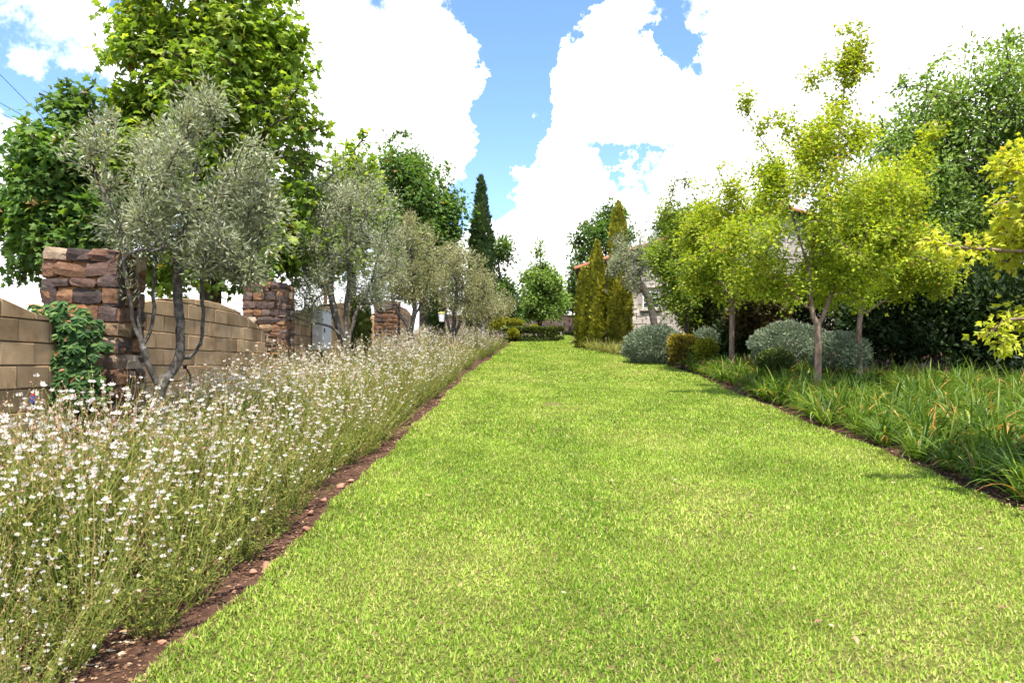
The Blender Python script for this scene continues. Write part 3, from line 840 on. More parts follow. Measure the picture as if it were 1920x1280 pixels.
tree('maple_tree', 'yellow-green maple with slim brown trunk between grey bush and dark shrubs', 'tree', MP, b,
     [[b, at(1612, 660, d), at(1610, 620, d), at(1612, 590, d), at(1625, 540, d), at(1640, 470, d), at(1650, 420, d)], [at(1612, 595, d), at(1640, 575, d), at(1690, 540, d)], [at(1612, 595, d), at(1600, 560, d), at(1595, 500, d)]],
     [E(1650, 470, d, 90, 70), E(1720, 470, d, 70, 50), E(1620, 530, d, 80, 40), E(1720, 530, d, 60, 40)],
     220, 14000, .066, T_MAPLE, M['maple_leaf'], M['bark_maple'], .050, rt=.004, step=.18, spread=.12, up=.9, outw=.4, skip=b[2] + 1.2, droop=.25)
d = 16
b = G(1371, d, -.06)
tree('maple_tree', 'yellow-green maple with bare grey trunk behind two golden shrubs', 'tree', MP, b,
     [[b, at(1372, 640, d), at(1373, 590, d), at(1374, 560, d), at(1372, 500, d), at(1375, 420, d)], [at(1373, 565, d), at(1345, 530, d), at(1325, 490, d)], [at(1373, 560, d), at(1400, 520, d), at(1420, 470, d)]],
     [E(1370, 470, d, 70, 60), E(1410, 390, d, 60, 50), E(1330, 440, d, 50, 55), E(1370, 530, d, 75, 32), E(1310, 510, d, 40, 30), E(1360, 370, d, 40, 40)],
     250, 17000, .075, T_MAPLE, M['maple_leaf'], M['bark_maple'], .060, rt=.005, step=.2, spread=.13, up=.9, outw=.4, skip=b[2] + 1.2, droop=.25,
     shoots=[at(1345, 315, d), at(1375, 310, d), at(1320, 350, d), at(1300, 345, d), at(1440, 330, d)], shoot_leaf=60)
d = 20.5
b = G(1287, d, -.06)
tree('maple_tree', 'greener maple standing beside the stone house behind the grey bush', 'tree', MP, b,
     [[b, at(1287, 620, d), at(1288, 590, d), at(1290, 560, d), at(1285, 500, d), at(1280, 430, d)], [at(1289, 570, d), at(1262, 530, d)], [at(1289, 570, d), at(1310, 530, d)]],
     [E(1285, 480, d, 55, 60), E(1262, 420, d, 35, 45), E(1300, 540, d, 50, 35), E(1240, 500, d, 34, 50), E(1320, 440, d, 40, 60), E(1265, 570, d, 45, 38)],
     250, 17000, .092, T_MAPLE, M['maple_green'], M['bark_dark'], .075, rt=.006, step=.25, spread=.16, up=.8, outw=.4, skip=b[2] + 1.0, droop=.25, shoots=[at(1268, 340, d), at(1255, 355, d), at(1300, 335, d), at(1285, 350, d)], shoot_leaf=40)
d = 5.4
b = np.array([5.35, 5.5, gz(5.5) - .06])
tree('maple_tree', 'bright lime-yellow maple reaching its branches in over the strap leaf bed', 'tree', MP, b,
     [[b, (5.3, 5.5, 1.6), (5.25, 5.5, 2.0), (5.2, 5.45, 3.0)], [(5.28, 5.5, 1.7), (4.8, 5.45, 2.05), at(1990, 470, d), at(1870, 470, d), at(1790, 462, d)],
      [(5.25, 5.5, 2.0), at(2020, 380, d), at(1930, 330, d)], [(5.28, 5.5, 1.75), at(2060, 560, d - .1), at(1960, 590, d - .2), at(1890, 600, d - .2)]],
     [E(1925, 440, d, 70, 70, .5), E(1870, 500, d, 60, 35, .4), E(1940, 340, d, 55, 45, .5), E(1910, 580, d, 50, 28, .35), E(2060, 420, d, 120, 170, .8), E(2060, 250, d, 100, 80, .7), E(1850, 400, d, 30, 30, .3)],
     260, 8000, .06, T_MAPLE, M['maple_bright'], M['bark_maple'], .07, rt=.003, step=.1, spread=.055, up=.9, outw=.4, skip=1.7, droop=.2,
     shoots=[at(1730, 450, d), at(1760, 470, d), at(1850, 630, d - .2), at(1890, 640, d - .2), at(1860, 385, d), at(1900, 290, d), at(1830, 450, d), at(1880, 660, d - .2), at(1800, 500, d)], shoot_leaf=40, shoot_spread=.04)

d = 18
b = G(1850, d, -.1)
tree('broadleaf_tree', 'huge dense dark green tree towering behind the lime-yellow maple', 'tree', None, b,
     [[b, at(1850, 600, d), at(1850, 450, d), at(1852, 300, d), at(1855, 180, d)], [at(1850, 480, d), at(1740, 400, d), at(1700, 340, d)], [at(1850, 460, d), at(1950, 360, d), at(1970, 260, d)], [at(1850, 400, d), at(1800, 280, d), at(1780, 200, d)]],
     [E(1840, 250, d, 140, 110), E(1750, 320, d, 100, 110), E(1900, 180, d, 100, 80), E(1690, 400, d, 70, 90), E(1900, 420, d, 170, 100), E(1980, 300, d, 120, 160), E(1780, 460, d, 130, 80), E(1790, 210, d, 60, 60), E(1680, 260, d, 55, 75), E(1930, 110, d, 70, 40), E(1640, 350, d, 50, 80), E(1600, 450, d, 80, 80), E(1720, 220, d, 60, 60)],
     820, 60000, .13, clump=.48, tmpl=T_OVAL, leafmat=M['tree_green'], bark=M['bark_dark'], R0=.22, rt=.006, step=.35, spread=.27, power=.62, up=.7, skip=b[2] + 1.6, droop=.35,
     shoots=[at(1670, 170, d), at(1690, 145, d), at(1740, 130, d), at(1770, 105, d), at(1830, 85, d), at(1890, 70, d), at(1915, 70, d), at(1655, 225, d), at(1630, 240, d)], shoot_leaf=55)


# ------------------------------------------------------------------ shrubs: twigs and a mass of leaves in and on an ellipsoid body
def shrub(name, label, cat, group, centre, rad, n, lsize, tmpl, mat, up=.5, shell=.25, rough_=.12, flat_top=None, outdir=.7, bark='bark_dark', ground_z=None):
    cx, cy, cz = centre
    base = np.array([cx, cy, ground_z if ground_z is not None else gz(cy)])
    root = empty(name, base)
    v = unit(rng.normal(size=(n, 3)))
    v[:, 2] = np.where(v[:, 2] < -.75, -v[:, 2], v[:, 2])
    lump = np.array([mnoise.noise((a * 2.3 + cx, b * 2.3 + cy, c * 2.3)) for a, b, c in v]) * rough_ * 2 \
        + np.array([mnoise.noise((a * 6 + cx, b * 6, c * 6)) for a, b, c in v]) * rough_ * .7
    u = rng.uniform(0, 1, n) ** shell + lump
    if flat_top is not None:
        e = flat_top
        v = np.sign(v) * np.abs(v) ** e
        v = v / np.max(np.abs(v), axis=1, keepdims=True) ** .6 / np.linalg.norm(v, axis=1, keepdims=True) ** .4
    P = np.array(centre) + v * u[:, None] * np.array(rad)
    P[:, 2] = np.maximum(P[:, 2], gz(P[:, 1]) + .01 * rng.uniform(0, 3, n))
    D = unit(v * outdir + np.array([0, 0, .35]) + rng.normal(0, .5, (n, 3)))
    Nn = unit(np.array([0, 0, up]) + v * .6 + rng.normal(0, .45, (n, 3)))
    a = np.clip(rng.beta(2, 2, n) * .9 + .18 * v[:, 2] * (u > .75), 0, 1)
    V, Fm, A = leaves(P - base, D, Nn, lsize * rng.uniform(.6, 1.3, n), tmpl, a)
    obj('foliage', mesh_np(name, V, Fm, mat, A), root)
    acc = Acc()
    for k in range(10):
        t = unit(rng.normal(size=3)); t[2] = abs(t[2]) * .8 + .2
        tip = np.array(centre) + t * np.array(rad) * .75 - base
        p0 = np.array([rng.normal(0, .03), rng.normal(0, .03), -.05])
        mid = (p0 + tip) / 2 + np.array([0, 0, .1 * rad[2]])
        vv, ff = tube(np.array([p0, mid, tip]), [.02, .013, .005], 4)
        acc.add(vv, ff)
    obj('stems', acc.mesh('stems', M[bark]), root)
    tag(root, label, cat, group)
    return root


def shrub_px(name, label, cat, group, px, py, d, rx, ry, n, ls, tmpl, mat, **kw):
    c = at(px, py, d)
    return shrub(name, label, cat, group, c, (rx / F * d, rx / F * d * kw.pop('depth', 1.0), ry / F * d), n, ls, tmpl, M[mat], **kw)


shrub_px('grey_bush', 'rounded silvery grey-green bush at the lawn edge below the house', 'bush', 'silvery grey bushes', 1228, 652, 19.4, 57, 40, 15000, .095, T_LANCE2, 'greybush', up=.2, outdir=1.0, rough_=.07)
shrub_px('grey_bush', 'broad silvery grey bush spreading behind the Y-forked maple trunk', 'bush', 'silvery grey bushes', 1478, 648, 15.0, 68, 42, 15000, .075, T_LANCE2, 'greybush', up=.2, outdir=1.0, rough_=.1)
shrub_px('grey_bush', 'lower silvery grey bush beside the slim brown maple trunk', 'bush', 'silvery grey bushes', 1572, 662, 14.0, 56, 36, 11000, .072, T_LANCE2, 'greybush', up=.2, outdir=1.0, rough_=.1)
shrub_px('grey_bush', 'small silvery grey bush peeping out behind the golden shrubs', 'bush', 'silvery grey bushes', 1325, 640, 18.8, 26, 22, 4000, .085, T_LANCE2, 'greybush', up=.2, outdir=1.0, rough_=.1)
shrub_px('golden_shrub', 'boxy golden shrub with coppery brown sides and bare lower stems', 'shrub', 'golden shrubs', 1279, 657, 18.0, 23, 27, 4200, .085, T_OVAL2, 'copper', up=.6, flat_top=.7)
shrub_px('golden_shrub', 'small round yellow-green shrub next to the coppery golden shrub', 'shrub', 'golden shrubs', 1324, 656, 17.0, 21, 19, 3500, .07, T_OVAL2, 'goldshrub', up=.6)
shrub_px('low_shrub', 'low olive green shrub tucked before the broad grey bush', 'shrub', None, 1452, 676, 14.0, 32, 20, 3500, .06, T_OVAL2, 'hedge', up=.6)

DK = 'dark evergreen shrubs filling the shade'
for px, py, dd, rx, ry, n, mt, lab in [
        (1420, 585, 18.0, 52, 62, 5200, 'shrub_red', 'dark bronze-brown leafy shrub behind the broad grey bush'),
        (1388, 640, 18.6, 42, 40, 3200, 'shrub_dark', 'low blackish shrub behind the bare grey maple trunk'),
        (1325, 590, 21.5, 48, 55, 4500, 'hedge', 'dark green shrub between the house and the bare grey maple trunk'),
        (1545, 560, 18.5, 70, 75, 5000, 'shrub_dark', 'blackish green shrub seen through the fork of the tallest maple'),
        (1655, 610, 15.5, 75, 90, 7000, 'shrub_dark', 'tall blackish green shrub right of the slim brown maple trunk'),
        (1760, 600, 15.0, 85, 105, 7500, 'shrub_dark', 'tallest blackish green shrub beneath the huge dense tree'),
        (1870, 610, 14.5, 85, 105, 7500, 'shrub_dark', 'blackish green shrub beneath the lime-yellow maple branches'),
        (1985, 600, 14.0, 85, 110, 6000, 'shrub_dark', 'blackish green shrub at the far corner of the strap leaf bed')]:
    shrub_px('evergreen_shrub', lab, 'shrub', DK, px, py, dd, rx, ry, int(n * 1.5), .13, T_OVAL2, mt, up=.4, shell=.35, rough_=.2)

# far clipped bushes and hedge
CB = 'clipped golden ball bushes by the hedge'
for px, py, dd, rx, ry, n, lab in [
        (930, 612, 34.5, 16, 17, 2400, 'largest clipped golden ball bush with brown shaded side'),
        (943, 606, 37.0, 12, 12, 1500, 'clipped golden ball bush tucked between two bigger ones'),
        (964, 609, 37.5, 17, 9.5, 2000, 'flattened dome shaped clipped golden bush behind the hedge'),
        (1001, 617, 39, 8.5, 6, 900, 'small bright yellow ball bush behind the middle of the hedge'),
        (1027, 621, 36.5, 6.5, 5, 600, 'tiny bright yellow ball bush poking over the hedge end'),
        (962, 627, 33.2, 9, 9.5, 900, 'low clipped bush with yellow top at the near hedge end')]:
    shrub_px('ball_bush', lab, 'bush', CB, px, py, dd, rx, ry, int(n * 1.6), .12, T_OVAL2, 'ballshrub', up=.5, shell=.12, rough_=.04)


def hedge():
    p0, p1 = at(950, 630, 33.6), at(1048, 630, 35.2)
    base = (p0 + p1) / 2; base[2] = gz(base[1])
    root = empty('clipped_hedge', base)
    n = 17000
    t = rng.uniform(0, 1, n); w = rng.normal(size=(n, 2)); w = np.sign(w) * np.abs(w) ** .3
    w = w / np.max(np.abs(w), axis=1, keepdims=True)
    lum = np.array([mnoise.noise((a * 9, 1.3, 0)) for a in t]) * .12
    r = rng.uniform(.8, 1.04, n)
    axis = unit((p1 - p0) * np.array([1, 1, 0])); perp = np.array([-axis[1], axis[0], 0])
    P = p0[None] + (p1 - p0)[None] * t[:, None] + perp * (w[:, :1] * r[:, None] * .42)
    z0 = gz(P[:, 1])
    h = .60 + lum * .5
    P[:, 2] = z0 + h * .5 + w[:, 1] * r * h * .5
    v = np.stack([w[:, 0] * perp[0], w[:, 0] * perp[1], w[:, 1]], -1)
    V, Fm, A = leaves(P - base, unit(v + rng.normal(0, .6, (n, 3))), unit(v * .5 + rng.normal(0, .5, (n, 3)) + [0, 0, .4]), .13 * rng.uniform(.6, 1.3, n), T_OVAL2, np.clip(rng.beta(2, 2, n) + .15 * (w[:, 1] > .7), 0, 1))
    obj('foliage', mesh_np('clipped_hedge', V, Fm, M['hedge'], A), root)
    acc = Acc()
    for k in range(14):
        q = p0 + (p1 - p0) * (k + .5) / 14 - base; q[2] = gz(q[1] + base[1]) - base[2]
        vv, ff = tube(np.array([q - [0, 0, .05], q + [0, 0, .25], q + [rng.normal(0, .05), 0, .5]]), [.02, .016, .008], 4)
        acc.add(vv, ff)
    obj('stems', acc.mesh('stems', M['bark_dark']), root)
    tag(root, 'low clipped dark green hedge closing off the end of the lawn', 'hedge')


hedge()


# ------------------------------------------------------------------ conical conifers
def conifer(name, label, group, base, H, Rad, n, ls, mat, prof, lean=(0, 0), tops=(), wob=.12):
    base = np.asarray(base, float)
    root = empty(name, base)
    h = rng.uniform(0, 1, n) ** 1.15
    pr = np.interp(h, [p[0] for p in prof], [p[1] for p in prof])
    keep = rng.uniform(0, 1, n) < np.maximum(pr, .12)
    h, pr = h[keep], pr[keep]; n = len(h)
    ang = rng.uniform(0, 2 * np.pi, n)
    lum = np.array([mnoise.noise((math.cos(a) * 1.6 + base[0], math.sin(a) * 1.6, hh * H * 1.5)) for a, hh in zip(ang, h)])
    rr = Rad * pr * (rng.uniform(0, 1, n) ** .3 + wob * 1.6 * lum)
    P = np.stack([np.cos(ang) * rr + lean[0] * h, np.sin(ang) * rr + lean[1] * h, h * H], -1)
    o = np.stack([np.cos(ang), np.sin(ang), np.zeros(n)], -1)
    D = unit(o * .55 + np.array([0, 0, 1.0]) + rng.normal(0, .3, (n, 3)))
    Nn = unit(o + rng.normal(0, .4, (n, 3)))
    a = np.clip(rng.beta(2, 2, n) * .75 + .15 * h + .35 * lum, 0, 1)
    V, Fm, A = leaves(P, D, Nn, ls * rng.uniform(.6, 1.3, n), T_SPRAY, a)
    obj('foliage', mesh_np(name, V, Fm, M[mat], A), root)
    vv, ff = tube(np.array([[0, 0, -.1], [lean[0] * .5, lean[1] * .5, H * .5], [lean[0], lean[1], H * .97]]), [Rad * .16, Rad * .1, .01], 6)
    obj('trunk', mesh_np('trunk', vv, ff, M['bark_dark']), root)
    tag(root, label, 'conifer', group)
    return root


COL = [(0, .72), (.08, .92), (.3, 1), (.6, .92), (.8, .66), (.92, .34), (1, .06)]
GC = 'golden cypresses at the house corner'


def conifer_px(name, label, group, px, ytop, d, rpx, n, ls, mat, prof=COL, lean=0.0, **kw):
    b = G(px, d, 0.0)
    top = at(px, ytop, d)[2]
    return conifer(name, label, group, b, top - b[2], rpx / F * d, n, ls, mat, prof, lean=(lean / F * d, 0), **kw)


conifer_px('golden_cypress', 'shortest golden cypress standing at the lawn side of the house corner', GC, 1091, 503, 26.9, 13, 5500, .15, 'gold_cypress', lean=4)
conifer_px('golden_cypress', 'middle-sized golden cypress between a short and a tall one', GC, 1116, 453, 26.6, 17, 8000, .15, 'gold_cypress', lean=4)
conifer_px('golden_cypress', 'tallest golden cypress with a sharp yellow tip above the roof', GC, 1159, 380, 26.4, 24, 12500, .16, 'gold_cypress', lean=2,
           prof=[(0, .8), (.1, .95), (.35, 1), (.55, .78), (.62, .62), (.75, .62), (.85, .5), (.94, .28), (1, .05)])
conifer_px('dark_conifer', 'slim tall blue-green conifer pointing up past the plane trees', None, 902, 334, 38, 28, 9000, .3, 'green_cypress',
           prof=[(0, .9), (.2, 1), (.45, .85), (.7, .55), (.88, .28), (1, .04)], wob=.3)
conifer_px('column_cypress', 'short mossy green column cypress behind the wide spreading olive', 'column cypresses against the block wall', 676, 556, 15.2, 17, 4200, .11, 'moss_cypress',
           prof=[(0, .9), (.3, 1), (.75, .95), (.92, .7), (1, .3)])
conifer_px('column_cypress', 'dark column cypress behind the white hanging trap', 'column cypresses against the block wall', 818, 548, 24.0, 15, 2600, .16, 'green_cypress',
           prof=[(0, .9), (.3, 1), (.75, .95), (.92, .7), (1, .3)])

# ------------------------------------------------------------------ block wall panels and stone pillars
WX = -4.2                        # lawn-side face of the wall
CO = 0.2                         # course height
BL = 0.4                         # block length
block_meshes = {}


def block_mesh(ylen, z0a, z1a, z0b, z1b, th=.19):
    """a split-faced block: +X is the face; top edge may slope (cut to the arch)"""
    key = (round(ylen, 3), round(z1a - z0a, 3), round(z1b - z0b, 3))
    if key in block_meshes: return block_meshes[key]
    g = .0055; c = .006
    ha, hb = z1a - z0a, z1b - z0b
    y0, y1 = g, ylen - g
    back = [(-th, y0, g), (-th, y1, g), (-th, y1, hb - g), (-th, y0, ha - g)]
    mid = [(-c, y0, g), (-c, y1, g), (-c, y1, hb - g), (-c, y0, ha - g)]
    cc = min(c, ha * .3, hb * .3) if min(ha, hb) > .02 else .003
    front = [(0, y0 + c, g + cc), (0, y1 - c, g + cc), (0, y1 - c, max(hb - g - cc, g + cc + .001)), (0, y0 + c, max(ha - g - cc, g + cc + .001))]
    V = np.array(back + mid + front)
    Fm = np.array([[0, 3, 2, 1]] + [[k, (k + 1) % 4, 4 + (k + 1) % 4, 4 + k] for k in range(4)] + [[4 + k, 4 + (k + 1) % 4, 8 + (k + 1) % 4, 8 + k] for k in range(4)] + [[8, 9, 10, 11]])
    me = mesh_np('block', V, Fm, M['block'])
    block_meshes[key] = me
    return me


def wall_panel(label, y0, y1, zlo, arch, individual=True, x=WX):
    """arch(y) gives the top of the panel; courses are level and the top course is cut to the arch"""
    root = empty('block_wall', (x, y0, zlo))
    tag(root, label, 'wall', 'tan block wall panels between stone pillars')
    yy = np.linspace(y0, y1, 40)
    top = arch(yy) - .02
    # recessed mortar core
    n = len(yy)
    Vc = np.concatenate([np.stack([np.full(n, xx), yy - y0, zz], -1) for xx, zz in ((-.012, np.full(n, -.3)), (-.012, top - zlo), (-.185, top - zlo), (-.185, np.full(n, -.3)))])
    k = np.arange(n - 1)
    Fm = np.concatenate([np.stack([k + a * n, k + 1 + a * n, k + 1 + ((a + 1) % 4) * n, k + ((a + 1) % 4) * n], -1) for a in range(4)])
    obj('mortar_core', mesh_np('mortar_core', Vc, Fm, M['mortar']), root)
    z = zlo
    row = 0
    joined = Acc()
    while z < arch(yy).max():
        y = y0 - (BL / 2 if row % 2 else 0)
        while y < y1 - 1e-6:
            a, b = max(y, y0), min(y + BL, y1)
            if b - a > .04:
                za, zb = min(z + CO, float(arch(a))), min(z + CO, float(arch(b)))
                if max(za, zb) - z > .03:
                    za, zb = max(za, z + .012), max(zb, z + .012)
                    me = block_mesh(b - a, z, za, z, zb)
                    px_ = rng.normal(0, .0025)
                    if individual:
                        o = obj('block', me, root)
                        o.location = (px_, a - y0, z - zlo)
                        o.rotation_euler = (rng.normal(0, .003), rng.normal(0, .004), rng.normal(0, .006))
                    else:
                        vv = np.empty(len(me.vertices) * 3); me.vertices.foreach_get('co', vv)
                        ff = [[0, 3, 2, 1]] + [[k, (k + 1) % 4, 4 + (k + 1) % 4, 4 + k] for k in range(4)] + [[4 + k, 4 + (k + 1) % 4, 8 + (k + 1) % 4, 8 + k] for k in range(4)] + [[8, 9, 10, 11]]
                        joined.add(vv.reshape(-1, 3) + [px_, a - y0, z - zlo], ff)
            y += BL
        z += CO; row += 1
    if not individual:
        tag(obj('blocks', joined.mesh('blocks', M['block']), root), kind='stuff')
    return root


def arch_fn(pts):
    py = [p[0] for p in pts]; pz = [p[1] for p in pts]
    co = np.polyfit(py, pz, min(4, len(pts) - 1))
    return lambda y: np.polyval(co, y)


wall_panel('arched tan block wall panel before the creeper-clad pillar', 2.0, 6.46, -.1, arch_fn([(2.0, 1.62), (3.2, 2.0), (4.4, 2.14), (5.6, 2.06), (6.46, 1.80)]))
wall_panel('arched tan block wall panel behind the near many-stemmed olive', 7.04, 11.62, .3, arch_fn([(7.04, 2.08), (7.92, 2.255), (8.52, 2.345), (9.35, 2.398), (10.0, 2.375), (10.97, 2.24), (11.62, 2.04)]))
wall_panel('long tan block wall panel carrying the white meter box', 12.2, 20.3, .7, arch_fn([(12.2, 2.33), (13.2, 2.5), (15.0, 2.82), (17.0, 3.06), (18.6, 3.12), (19.5, 3.04), (20.3, 2.78)]))
wall_panel('far tan block wall panel behind the slender kinked olive', 20.9, 28.5, 1.3, arch_fn([(20.9, 3.0), (23, 3.4), (25, 3.65), (27, 3.75), (28.5, 3.6)]), individual=False)

stone_meshes = []
for k in range(9):
    import bmesh
    bm = bmesh.new()
    bmesh.ops.create_cube(bm, size=1.0)
    bmesh.ops.subdivide_edges(bm, edges=bm.edges[:], cuts=1, use_grid_fill=True)
    for v in bm.verts:
        c = v.co
        c *= 1 - .07 * max(0, (abs(c.x) > .4) + (abs(c.y) > .4) + (abs(c.z) > .4) - 1)
        nn = mnoise.noise_vector(Vector((c.x * 1.7 + k * 5.1, c.y * 1.7, c.z * 1.7 + k)))
        v.co = c + nn * .12
    me = bpy.data.meshes.new('stone')
    bm.to_mesh(me); bm.free()
    me.materials.append(M['stone'])
    stone_meshes.append(me)


def pillar(label, x0, x1, y0, y1, ztop):
    zb = gz((y0 + y1) / 2) - .15
    cx, cy = (x0 + x1) / 2, (y0 + y1) / 2
    root = empty('stone_pillar', (cx, cy, zb))
    tag(root, label, 'pillar', 'rough stone pillars of the garden wall')
    H = ztop - zb
    w, dth = (x1 - x0), (y1 - y0)
    m = .045
    obj('mortar_core', mesh_np('mortar_core', box_v(-w / 2 + m, w / 2 - m, -dth / 2 + m, dth / 2 - m, 0, H - .06), BOXF, M['mud_mortar']), root)
    for face in range(4):                      # 0 front(-y) 1 lawn(+x) 2 back 3 outer
        L = w if face in (0, 2) else dth
        z = 0.0
        while z < H - .02:
            h = min(rng.uniform(.08, .18), H - z)
            if H - z - h < .07: h = H - z
            u = -L / 2
            while u < L / 2 - .03:
                lw = min(rng.uniform(.11, .31), L / 2 - u)
                if L / 2 - u - lw < .09: lw = L / 2 - u
                dep = rng.uniform(.13, .19)
                prot = rng.uniform(-.005, .02)
                if True:
                    o = obj('stone', stone_meshes[rng.integers(len(stone_meshes))], root)
                    hh = h * rng.uniform(.74, .97)
                    o.scale = (lw * rng.uniform(1.0, 1.12), dep, hh * 1.08)
                    if face == 0: o.location = (u + lw / 2, -dth / 2 - prot + dep / 2, z + h / 2); rz = 0
                    elif face == 1: o.location = (w / 2 + prot - dep / 2, u + lw / 2, z + h / 2); rz = R(90)
                    elif face == 2: o.location = (u + lw / 2, dth / 2 + prot - dep / 2, z + h / 2); rz = R(180)
                    else: o.location = (-w / 2 - prot + dep / 2, u + lw / 2, z + h / 2); rz = R(-90)
                    o.rotation_euler = (rng.normal(0, .05), rng.normal(0, .06), rz + rng.normal(0, .05))
                u += lw
            z += h
    for k in range(5):                          # uneven stones on top
        o = obj('stone', stone_meshes[k], root)
        o.scale = (w * .42, dth * .55, .13)
        o.location = (-w / 2 + w * (.2 + .3 * (k % 3)), -dth / 4 + (k // 3) * dth / 2, H - .03 + rng.uniform(-.02, .015))
        o.rotation_euler = (rng.normal(0, .08), rng.normal(0, .08), rng.uniform(-.3, .3))
    return root


pillar('rough brown stone pillar half covered by dark green creeper', -4.50, -3.77, 6.5, 7.0, 2.60)
pillar('rough brown stone pillar next to the white meter box', -4.61, -3.88, 11.66, 12.16, 2.90)
pillar('rough stone pillar behind the slender kinked olive', -4.12, -3.42, 20.35, 20.85, 3.40)

# -- creeper on the first pillar
def creeper():
    base = np.array([-4.0, 6.3, gz(6.3)])
    root = empty('creeper', base)
    Ps, Ds, Ns, Ss, As = [], [], [], [], []
    stems = Acc()
    for k in range(420):
        px = rng.normal(128, 34); py = rng.uniform(565, 760)
        lim = np.interp(py, [560, 600, 650, 700, 760], [52, 66, 72, 70, 62])
        c = np.interp(py, [560, 600, 700, 760], [105, 122, 138, 135])
        lim *= 1 + .35 * mnoise.noise((py * .03, px > c, 4.0))
        if abs(px - c) > lim: continue
        d = 6.42 - rng.uniform(0, .22) * (1 - ((px - c) / lim) ** 2) - .04
        p = at(px, py, d)
        out = unit(np.array([.35, -1, .25]) + rng.normal(0, .35, 3))
        ax0 = unit(np.cross(out, [0.3, 0, 1]) + rng.normal(0, .2, 3))
        for q in range(5):                     # five leaflets
            a = (q - 2) * .62 + rng.normal(0, .08)
            dn = np.array([0, 0, -1.0]); sd = unit(np.cross(dn, out))
            D = unit(dn * math.cos(a) + sd * math.sin(a) + out * .25)
            Ps.append(p); Ds.append(D); Ns.append(unit(out + np.array([0, 0, .6])))
            Ss.append(rng.uniform(.07, .105) * (1 - .12 * abs(q - 2)))
            As.append(np.clip(rng.beta(2, 2.2) + .25 * (600 - py) / 100 * (py < 620), 0, .96) if rng.uniform() > .03 else 1.0)
    V, Fm, A = leaves(np.array(Ps) - base, np.array(Ds), np.array(Ns), np.array(Ss), T_OVAL, np.array(As))
    obj('foliage', mesh_np('creeper', V, Fm, M['vine'], A), root)
    for k in range(14):
        p0 = np.array([rng.uniform(-4.45, -3.85), 6.42, gz(6.4)]); p1 = at(rng.uniform(70, 190), rng.uniform(570, 680), 6.4)
        u = np.linspace(0, 1, 7)[:, None]
        P = p0 * (1 - u) + p1 * u + np.stack([np.sin(u[:, 0] * 9 + k) * .05, -.02 * np.ones(7), np.zeros(7)], -1)
        vv, ff = tube(P - base, .006, 4); stems.add(vv, ff)
    obj('stems', stems.mesh('stems', M['bark_dark']), root)
    tag(root, 'dark green five-fingered creeper climbing the stone pillar', 'creeper')


creeper()


# -- white meter box on the wall
def bevel_box(x0, x1, y0, y1, z0, z1, b=.008):
    bm = bmesh.new()
    vs_ = [bm.verts.new(tuple(v)) for v in box_v(x0, x1, y0, y1, z0, z1)]
    for f in BOXF: bm.faces.new([vs_[k] for k in f])
    bmesh.ops.recalc_face_normals(bm, faces=bm.faces[:])
    bmesh.ops.bevel(bm, geom=bm.edges[:], offset=b, segments=2, affect='EDGES', profile=.6)
    me = bpy.data.meshes.new('box'); bm.to_mesh(me); bm.free()
    return me


def bbox_obj(name, parent, mat, *a, b=.008):
    me = bevel_box(*a, b=b); me.materials.append(M[mat]); me.name = name
    return obj(name, me, parent)


mz = 1.83
root = empty('meter_box', (WX + .015, 14.28, mz))
bbox_obj('cabinet', root, 'box_metal', 0, .21, 0, .70, 0, .83)
dr = bbox_obj('door', root, 'box_metal', .212, .228, .025, .675, .03, .80, b=.004)
bbox_obj('handle', dr, 'black', .228, .245, .07, .10, .36, .46, b=.003)
for zz in (.12, .68): bbox_obj('hinge', dr, 'rust', .226, .238, .655, .685, zz, zz + .06, b=.003)
bbox_obj('conduit_cover', root, 'box_metal', .02, .12, -.07, -.001, .30, .37, b=.006)
bbox_obj('rain_lip', root, 'box_metal', -.01, .245, -.012, .712, .832, .85, b=.004)
for yy_ in (.15, .5):
    vv, ff = tube(np.array([[.06, yy_, -.9], [.06, yy_, -.4], [.06, yy_, 0.0]]), .028, 8)
    obj('conduit', mesh_np('conduit', vv, ff, M['black']), root)
tag(root, 'white metal electricity meter box fixed to the tan block wall', 'meter box')

# rusty post with orange cap and a white gate house beyond the wall
b = G(609, 21.0, 0)
b = np.array([-5.75, 21.0, gz(21.0)])
root = empty('marker_post', b)
zt = at(609, 529, 21.0)[2] - b[2]
vv, ff = tube(np.array([[0, 0, -.2], [0, 0, 1.5], [0, 0, zt - .12]]), .055, 8)
obj('post', mesh_np('post', vv, ff, M['rust']), root)
vv, ff = tube(np.array([[0, 0, zt - .12], [0, 0, zt - .1], [0, 0, zt + .05], [0, 0, zt + .06]]), [.05, .075, .075, .02], 8)
obj('cap', mesh_np('cap', vv, ff, M['orange']), root)
tag(root, 'thin rusty post with orange cap showing over the wall above the meter box', 'post')

# hanging trap
p = at(828, 594, 21.6)
root = empty('hanging_trap', p - np.array([0, 0, .15]))
acc = Acc()
vv, ff = tube(np.array([[0, 0, 0], [0, 0, .001], [0, 0, .26], [0, 0, .262]]), [.01, .08, .11, .108], 12)
obj('bucket', mesh_np('bucket', vv, ff, M['white_paint'], smooth=False), root)
vv, ff = tube(np.array([[0, 0, .262], [0, 0, .265], [0, 0, .295], [0, 0, .31]]), [.1, .122, .118, .01], 12)
obj('lid', mesh_np('lid', vv, ff, M['yellow_lid']), root)
vv, ff = tube(np.array([[0, 0, .305], [.01, 0, .5], [.02, 0, 1.05]]), .006, 4)
obj('hanging_wire', mesh_np('hanging_wire', vv, ff, M['black']), root)
tag(root, 'white tapered hanging trap with yellow lid below the round crowned olive', 'trap')

